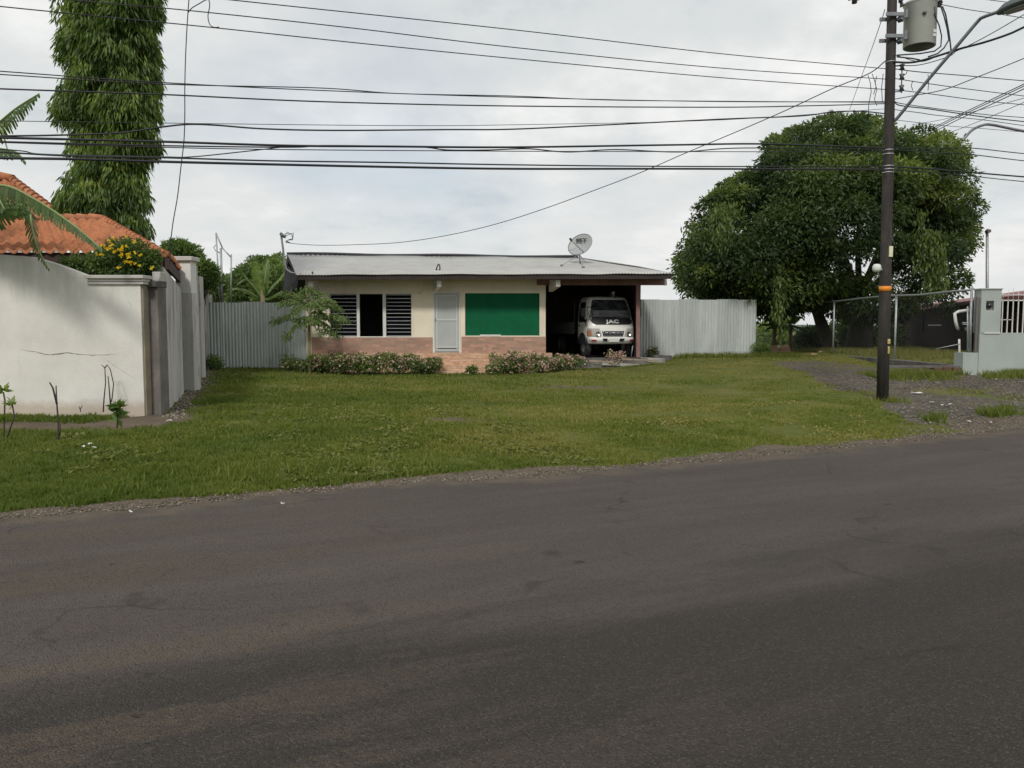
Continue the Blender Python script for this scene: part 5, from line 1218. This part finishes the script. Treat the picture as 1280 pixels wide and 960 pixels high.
frond(bp,P3([(-70,240,13.6),(-45,195,13.3),(-20,183,13.1),(0,186,13.0),(20,190,12.9),(32,203,12.9)]),.3,.2,.6,nl=40,hang=.6)
frond(bp,P3([(-70,240,13.6),(-20,155,13.2),(0,160,13.0),(6,176,13.0),(9,186,13.0)]),.12,.1,.8,nl=30,hang=.8)
frond(bp,P3([(-75,240,13.8),(-130,180,13.6),(-180,190,13.4),(-220,250,13.3)]),.4,.35,.5,nl=50,hang=.6)
frond(bp,P3([(-75,240,13.8),(-100,150,13.9),(-130,90,14.1),(-190,80,14.3)]),.4,.35,.5,nl=50,hang=.6)
# banana beyond left fence
b2=thing('banana_plant','bright upright banana plant standing behind the left corrugated fence','banana plant',(at(330,430,34).x,34,.3))
MB().tube([(at(330,430,34).x,34,.2),at(329,380,34),at(328,362,34)],[.16,.12,.07],10).build('trunk',M['bark_l'],b2)
for pts,w,t in (([(328,372),(324,350),(320,335),(319,326)],.34,.75),([(329,372),(331,350),(333,334),(335,325)],.25,.5),([(326,372),(316,358),(306,344),(300,336)],.34,.42),([(330,372),(340,358),(350,348),(357,338)],.28,.55),([(326,374),(310,364),(298,360),(288,362)],.34,.35),([(330,375),(345,368),(354,364),(360,368)],.3,.4),([(327,372),(312,352),(304,350),(296,356)],.3,.3)):
    frond(b2,[at(x,y,34-.12*i*(1 if x<328 else -1)) for i,(x,y) in enumerate(pts)],w,t,.2,nl=26,hang=.3)
# bananas under the big tree
for bx,Yb,lab,sc in ((988,36,'taller of two banana plants under the big tree, behind the chain link fence',1.0),(968,35,'smaller leaning banana plant nearest the pale fence end under the big tree',.8)):
    t=thing('banana_plant',lab,'banana plant',(at(bx,434,Yb).x,Yb,.55)); MB().tube([(at(bx,436,Yb).x,Yb,.45),at(bx,412,Yb),at(bx,402,Yb)],[.12,.09,.05],8).build('trunk',M['bark_l'],t)
    for dx,dy in ((-26,4),(-18,-8),(-6,-18),(8,-16),(18,-6),(24,8),(-14,10),(12,12)):
        dx*=sc;dy*=sc
        frond(t,[at(bx,406,Yb),at(bx+dx*.4,403+dy*.7,Yb-.2),at(bx+dx*.75,402+dy,Yb-.3),at(bx+dx,406+dy*1.0,Yb-.4)],.24*sc,.35+.2*random.random(),.3,nl=18,hang=.35)
# ---- young feathery tree in front of the house
yt=thing('papaya_sapling','slender young tree with drooping feathery leaves at the left house corner','tree',(at(388,465,25.3).x,25.3,.08))
YB=at(387.5,472,25.3); TP=at(388,374,25.3)
M['sapling_bark']=mat('sapling_bark',(.20,.19,.09),.8,.25,6)
MB().tube([YB,at(386.5,440,25.3),at(386.5,410,25.3),at(387.5,390,25.3),TP],[.06,.05,.045,.04,.03],8).build('trunk',M['sapling_bark'],yt)
P=[];D=[];tn=[]
rr=random.Random(5)
tips=[(352,376,-.3),(345,398,.2),(358,418,-.2),(366,388,-.6),(374,366,.3),(384,360,-.4),(398,364,.2),(410,372,-.5),(422,382,.1),(430,396,-.3),(420,402,.4),(405,412,-.4),(418,414,.0),(360,364,.3),(396,380,-.8),(376,402,-.5),(403,392,.5),(370,376,.6),(392,398,-.7)]
for (tx_,ty_,dyy) in tips:
    a=at(387,rr.uniform(378,396) if ty_<395 else rr.uniform(392,404),25.3); b=at(tx_,ty_,25.3+dyy); mid=a.lerp(b,.55)+Vector((0,0,.16))
    S_=smooth([a,mid,b],6); MB().tube(S_,.010,5).build('leaf_stalk',M['sapling_bark'],yt)
    for q in range(3,len(S_)):
        p=S_[q]; dd=(S_[q]-S_[q-1]).normalized(); sd_=dd.cross(Vector((0,0,1))).normalized() if abs(dd.z)<.95 else Vector((1,0,0)); tt=rr.random()
        for s in (-1,1):
            for j in range(9):
                u=(j+1)/9*.20; base=p+sd_*s*u+dd*u*.5-Vector((0,0,u*.6)); P.append(base+Vector((rr.gauss(0,.015),rr.gauss(0,.015),rr.gauss(0,.015)))); D.append(dd*.6+sd_*s*.6+Vector((rr.gauss(0,.35),rr.gauss(0,.35),-.8))); tn.append(.35+.35*tt+rr.uniform(-.15,.2))
    for j in range(36):
        P.append(b+Vector((rr.gauss(0,.10),rr.gauss(0,.10),rr.gauss(-.05,.08)))); D.append(Vector((rr.gauss(0,.6),rr.gauss(0,.6),-.8))); tn.append(rr.uniform(.3,.8))
M['leaf_sap']=leafmat('sapling_leaf',(.045,.09,.03),(.12,.18,.06),(.26,.32,.11),.35)
leaves('leaf_cluster',np.array([tuple(p) for p in P]),np.array([tuple(p) for p in D]),(.08,.15),(.03,.05),np.array(tn),M['leaf_sap'],yt)
# ---- flower bushes
def fbush(px,py,Y,w,h,label,dens=1.0,flw=1.0,group='flower bushes in front of the house',tb=0.,petal='petal_pink',cat='flower bush',name='flower_bush',lr=(.05,.10),wr=(.03,.05)):
    b=at(px,py,Y); b.z=Hf(b.x,Y); t=thing(name,label,cat,b,group); h*=.80; n=int(22*w/.9)+5
    C=np.stack([b.x+RNG.uniform(-w/2,w/2,n),Y+RNG.uniform(-.35,.35,n)*min(1,w),b.z+.1+RNG.uniform(.1,1,n)*(h-.2)],-1); r=RNG.uniform(.10,.2,n)
    N=int(2600*w*dens); P,D,k,d,rad=blob_leaves(C,r,N,1.0,.3,.3,.1); ct=RNG.random(n); P[:,2]=np.maximum(P[:,2],b.z+.01)
    leaves('foliage',P,D,lr,wr,.2+.4*ct[k]+.2*(RNG.random(N)-.5)+.2*(d[:,2]>.1)+tb,M['leaf_mid'],t)
    m=MB()
    for i in range(0,n,2): m.tube([(b.x+(C[i,0]-b.x)*.5,Y+(C[i,1]-Y)*.5,b.z),tuple(C[i])],.008,4)
    m.build('stem',M['bark'],t)
    F_=int(190*w*flw)
    if F_>0:
        i=RNG.integers(0,n,F_); dd=norm(RNG.normal(0,1,(F_,3))+np.array([0,-.5,.7])); cc=C[i]+dd*(r[i]+.03)[:,None]
        q=7; PP=np.repeat(cc,q,0); DD=norm(RNG.normal(0,1,(F_*q,3))+np.array([0,-.2,.4])); tt=np.repeat(RNG.random(F_),q)
        o=leaves('blossom',PP,DD,(.025,.05),(.025,.04),tt,M[petal],t); o['kind']='stuff'
    return t
for a in ((376,470,25.6,.8,.45,'sparse low green bush at the far left beside the sapling trunk',.6,.25),(402,472,25.5,.85,.72,'dense pink flowered bush right beside the sapling trunk',1.,.8),(436,472,25.45,.9,.8,'pink flowered bush below the left louvre of the window',1.,1.),(470,471,25.45,.95,.82,'tallest bush with yellowish tips below the dark middle window bay',1.,1.,None,.12),(504,471,25.45,.9,.75,'pink flowered bush below the right louvre of the window',1.,1.),(532,470,25.4,.8,.62,'rightmost bush of the left hedge, next to the terracotta steps',1.,.9)):
    a=list(a); g=dict(tb=a[9]) if len(a)>9 else {}; fbush(*a[:8],**g)
for a in ((632,466,25.5,.8,.78,'pink flowered bush at the right end of the terracotta steps'),(655,467,25.4,.85,.85,'big pink topped bush under the green boarded window'),(683,465,25.5,.8,.72,'pink flowered bush at the open left side of the carport'),(712,461,25.9,.75,.55,'low pink flowered bush before the truck wheel')):
    fbush(*a,.8,1.7,tb=.08)
fbush(617,468,25.2,.30,.30,'small low sprig left of the bushes beside the steps',.9,.5)
fbush(590,466,25.1,.12,.28,'tiny lone sprig growing before the terracotta steps',1.3,.2)
fbush(770,447,27.1,.5,.55,'thin rose bush with pink blooms right in front of the truck bumper',.5,2.2)
fbush(815,444,29.3,.22,.5,'spindly sprig against the pale fence by the carport post',.7,.6)
# weeds at rear wall foot
fbush(262,468,25.6,.7,.55,'dry leafy weed clump where the concrete wall meets the metal fence',.6,.0,None,.1,cat='weed',name='weed_clump')
fbush(362,464,26.2,.45,.65,'dry stalky weeds at the right end of the left metal fence',.35,.05,None,.15,cat='weed',name='weed_clump')
fbush(952,440,29.6,.5,.6,'tangled weeds at the right end of the pale metal fence',.7,.0,None,.05,cat='weed',name='weed_clump')
# yellow flowering shrub over wall
YS=13.45
yb=thing('yellow_flower_shrub','shrub with yellow trumpet flowers spilling over the white wall under the clay roof','shrub',(at(160,400,YS).x,YS,.15))
C,r=outline_clumps([(62,324),(85,320),(105,322),(122,312),(142,300),(165,300),(185,312),(197,322),(196,338),(180,347),(140,350),(105,345),(80,334)],YS,.25,150,.11,.6)
P,D,k,d,rad=blob_leaves(C,r,9000,1,.2,.3,.3); leaves('foliage',P,D,(.05,.10),(.02,.04),.15+.4*RNG.random(len(C))[k]+.2*(RNG.random(len(P))-.5),M['leaf_mid'],yb)
for i in range(32):
    rr=random.Random(i+3); 
    px,py=(rr.gauss(152,13),rr.gauss(309,7)) if i<20 else (rr.uniform(120,196),rr.uniform(315,336))
    c=at(px,py,YS-.35-rr.random()*.1); q=9; DD=norm(RNG.normal(0,1,(q,3))+np.array([0,-.8,.3])); leaves('blossom',np.repeat(np.array([tuple(c)]),q,0),DD,(.03,.055),(.025,.04),RNG.random(q),M['petal_yellow'],yb)
m=MB()
for i in range(8): m.tube([(at(150,400,YS).x+i*.02,YS,.1),at(140+i*6,345,YS+.05),at(135+i*7,318,YS)],.012,5)
m.build('stem',M['bark'],yb)
# plants along the white wall
def twigs(name,label,lines,Y,r,cat='dead plant'):
    b=at(lines[0][0][0],lines[0][0][1],Y); t=thing(name,label,cat,b)
    for l in lines: MB().tube([at(x,y,Y) for x,y in l],[r*(1-.6*i/len(l)) for i in range(len(l))],5).build('stem',M['bark'],t)
    return t
twigs('dead_sapling','bare leafless sapling standing in front of the white wall, left of centre',[[(73,560),(73,530),(71,505),(70,482)],[(71,505),(66,485),(62,478)],[(74,545),(75,530)],[(69,560),(70,545)]],10.1,.014)
twigs('thorny_stems','tall dry kinked stems leaning on the white wall near its corner',[[(129,515),(130,498),(132,478),(131,460),(127,456)],[(136,512),(140,498),(142,480),(138,462),(134,456)],[(138,505),(136,480),(135,470)],[(131,460),(134,456)]],12.6,.011)
twigs('twig','tiny dry twig at the foot of the white wall',[[(101,515),(99,508)],[(100,512),(103,507)]],12.6,.008)
def rosette(label,stems,heads,Y,lr,tones,name='croton_plant'):
    b=at(stems[0][0][0],stems[0][0][1],Y); t=thing(name,label,'plant',b)
    for l in stems: MB().tube([at(x,y,Y) for x,y in l],.010,5).build('stem',M['bark'],t)
    for (x,y,n) in heads:
        c=np.array([tuple(at(x,y,Y))]*n); DD=norm(RNG.normal(0,1,(n,3))*np.array([1,1,.5])+np.array([0,0,.45])); leaves('leaf_head',c,DD,lr,(lr[0]*.35,lr[1]*.42),np.array([random.uniform(*tones) for _ in range(n)]),M['leaf_ban'],t)
rosette('leafy dark green and yellow croton at the foot of the white wall corner',[[(146,538),(147,522),(148,505)]],[(148,508,26),(144,514,12),(151,518,12),(147,524,8)],11.1,(.10,.19),(.0,.9))
rosette('two headed young croton at the left photo edge, yellow green leaves',[[(3,560),(5,540),(6,500),(4,490)],[(8,550),(18,520),(15,505)]],[(4,488,14),(15,505,14),(4,524,10)],10.2,(.08,.15),(.6,1.0))
# ------------------------------------------------------------------ rubble, litter
def rock(name,label,px,py,z,s,m_,seed,cat='stone',group=None,sc=(1.3,.9,.5)):
    g=on_ground(px,py,z); rr=random.Random(seed); b=bpy.data.meshes.new(name)
    v=[];f=[];nn=7
    for j,(rad_,h) in enumerate(((.8,-.4),(1,.0),(.75,.45),(.3,.6))):
        for k in range(nn): a=6.283*k/nn; q=rad_*rr.uniform(.75,1.2)*s; v.append((g.x+math.cos(a)*q*sc[0],g.y+math.sin(a)*q*sc[1],z+s*h*sc[2]*2*rr.uniform(.8,1.1)))
    for j in range(3):
        for k in range(nn): f.append((j*nn+k,j*nn+(k+1)%nn,(j+1)*nn+(k+1)%nn,(j+1)*nn+k))
    f.append(tuple(range(3*nn,4*nn)))
    mb=MB(); mb.add(v,f); o=mb.build(name,m_); return tag(o,label,cat,group)
def flat(name,label,px,py,z,L_,W_,h,rot,m_,cat,group=None):
    g=on_ground(px,py,z); mb=MB(); mb.box((-L_/2,-W_/2,-h),(L_/2,W_/2,h),Matrix.Translation(g)@Matrix.Rotation(rot,4,'Z')@Matrix.Rotation(.05,4,'Y')); o=mb.build(name,m_,bevel=.01); return tag(o,label,cat,group)
flat('stone_slab','broad flat concrete slab at the lawn edge before the truck',786,456,.30,1.9,.5,.05,.05,M['concrete'],'slab')
flat('broken_slab','broken slab lying under the truck bumper, pale top',815,450,.44,.9,.4,.07,-.2,M['concrete'],'slab')
flat('broken_slab','dark tilted slab at the right end of the rubble',826,447,.48,.7,.4,.09,.3,M['concrete_dark'],'slab')
flat('plank','weathered plank lying across the rubble pile before the truck',800,450,.50,1.3,.12,.025,.25,M['plank'],'plank')
flat('plank','short plank end poking out left of the rubble pile',752,452,.46,.8,.14,.03,-.15,M['plank'],'plank')
flat('carport_step','long low concrete edge in front of the carport opening',770,449,.40,3.1,.5,.10,0,M['concrete_dark'],'step')
for i,(px,py,s,l) in enumerate(((778,448,.16,'largest brown rock of the rubble under the plank'),(768,451,.11,'brown rock left of the big rubble rock'),(792,453,.09,'small rock on the flat slab'),(835,450,.12,'rounded rock at the right end of the rubble'),(745,455,.08,'small rock left of the flat slab'),(702,469,.10,'terracotta coloured rock below the rightmost bush'))):
    rock('rock',l,px,py,.36 if px!=702 else .1,s,M['stone'] if px!=702 else M['terra'],i+5)
for i,(px,py,s,l) in enumerate(((197,511,.09,'broken render lump at the white wall corner'),(188,514,.07,'small rubble lump just left of the wall corner lump'),(205,502,.11,'larger broken block at the foot of the corner pillar'),(213,497,.08,'dark stone lying beside the side wall panel'))):
    rock('rubble_stone',l,px,py,.14,s,M['concrete_dark'] if i%2 else M['stone'],i+30)
for i,(px,py,z,s,l) in enumerate(((1028,441,.55,.14,'orange brown brick pile piece by the first fence post'),(1018,444,.5,.12,'brick piece left of the second fence post'))):
    rock('brick_rubble',l,px,py,z,s,M['terra'],i+50)
for i,(px,Yq,l) in enumerate(((966,33,'reddish brick stack behind the fence end under the big tree'),(981,33,'second reddish brick stack behind the fence, right of the first'))):
    p=at(px,433,Yq); t=MB(); 
    for j in range(3): t.box((p.x-.24+.05*j,Yq-.1,.55+j*.09),(p.x+.22-.03*j,Yq+.15,.635+j*.09))
    tag(t.build('brick_stack',M['terra']),l,'bricks')
lit=[(163,484,.14,'white scrap on the lawn left of its middle, lower'),(170,485,.1,'white scrap touching the lower left pair'),(212,541,.0,'white leaf scrap in the left lawn'),(105,573,.02,'pale litter scrap nearer the road, left lawn'),(113,570,.02,'pale litter scrap beside the left lawn one'),(119,574,.02,'small pale litter scrap right of the left lawn pair'),
(1146,493,.17,'long white scrap on gravel right of the pole'),(1165,503,.15,'white scrap, left of the three beyond the pole foot'),(1178,505,.15,'white scrap, middle of the three beyond the pole foot'),(1187,504,.15,'white scrap, right of the three beyond the pole foot'),(1243,471,.4,'white scrap on the verge below the grey wall'),(1212,527,.05,'white scrap by the weeds at the road edge'),(1238,527,.05,'small white scrap right of the weeds at the road edge'),(164,644,.01,'white paper bit on the gravel verge at left'),(353,634,.01,'tiny white bit on the gravel verge below the lawn'),(1147,472,.3,'small pale bit in the green verge near the ditch')]
for i,(px,py,z,l) in enumerate(lit):
    g=on_ground(px,py,z); z=Hf(g.x,g.y)+.035; rr=random.Random(i); s=.0045*g.y*rr.uniform(.4,.7)+(.04 if 'long' in l else 0)
    m=MB(); rows=[[(g.x+s*(u-1)*rr.uniform(.8,1.2),g.y+s*.8*(v-1),z+rr.uniform(0,.025)) for u in range(3)] for v in range(3)]; m.grid(rows,False); o=m.build('litter_scrap',M['litter']); tag(o,l,'litter')
# ------------------------------------------------------------------ sky + sun
SE,SA=R(43),R(190)   # elevation, azimuth of light source (from +Y clockwise): behind-left of camera
w=bpy.data.worlds.new('World'); S.world=w; w.use_nodes=True; nt=w.node_tree; L2=nt.links; bg=nt.nodes['Background']
sky=nt.nodes.new('ShaderNodeTexSky'); sky.sky_type='NISHITA'; sky.sun_disc=False; sky.sun_elevation=SE; sky.sun_rotation=SA
tc=nt.nodes.new('ShaderNodeTexCoord'); sp=nt.nodes.new('ShaderNodeSeparateXYZ'); L2.new(tc.outputs['Generated'],sp.inputs[0])
zz=mth(nt,'ADD',mth(nt,'MAXIMUM',sp.outputs[2],0),.22)
cb=nt.nodes.new('ShaderNodeCombineXYZ'); L2.new(mth(nt,'DIVIDE',sp.outputs[0],zz),cb.inputs[0]); L2.new(mth(nt,'DIVIDE',sp.outputs[1],zz),cb.inputs[1])
vm=nt.nodes.new('ShaderNodeMapping'); vm.inputs['Location'].default_value=(3.1,1.7,0); vm.inputs['Scale'].default_value=(1.05,.95,1); L2.new(cb.outputs[0],vm.inputs['Vector'])
c1=noise(nt,1.5,8,vm.outputs[0],.56); c2=noise(nt,.9,4,vm.outputs[0],.5); c3=noise(nt,4.5,7,vm.outputs[0],.6)
cs_=mth(nt,'ADD',mth(nt,'MULTIPLY',c1,.7),mth(nt,'MULTIPLY',c3,.3))
cloud=ramp(nt,cs_,[(.36,(.52,.57,.60)),(.44,(.635,.665,.675)),(.54,(.705,.72,.72)),(.66,(.86,.865,.85))])
hz=ramp(nt,sp.outputs[2],[(.0,.55),(.22,0.)])
cloud=mixc(nt,hz,cloud,(.80,.80,.78))
cl10=mixc(nt,1.0,cloud,(10,10,10),'MULTIPLY')
cover=ramp(nt,c2,[(.30,.72),(.46,1.)])
col=mixc(nt,cover,sky.outputs[0],cl10)
for n in nt.nodes:
    if n.type=='MIX': n.clamp_result=False; n.clamp_factor=True
L2.new(col,bg.inputs[0]); bg.inputs[1].default_value=.1
sl=bpy.data.lights.new('sun','SUN'); sl.energy=1.9; sl.angle=R(8); sl.color=(1,.965,.905); so=bpy.data.objects.new('sun',sl); COL.objects.link(so)
dirv=Vector((math.sin(SA)*math.cos(SE),math.cos(SA)*math.cos(SE),math.sin(SE))); so.rotation_euler=dirv.to_track_quat('Z','Y').to_euler()
S.view_settings.view_transform='Standard'; S.view_settings.look='None'; S.view_settings.gamma=1; S.view_settings.exposure=.12
S.view_settings.use_curve_mapping=False
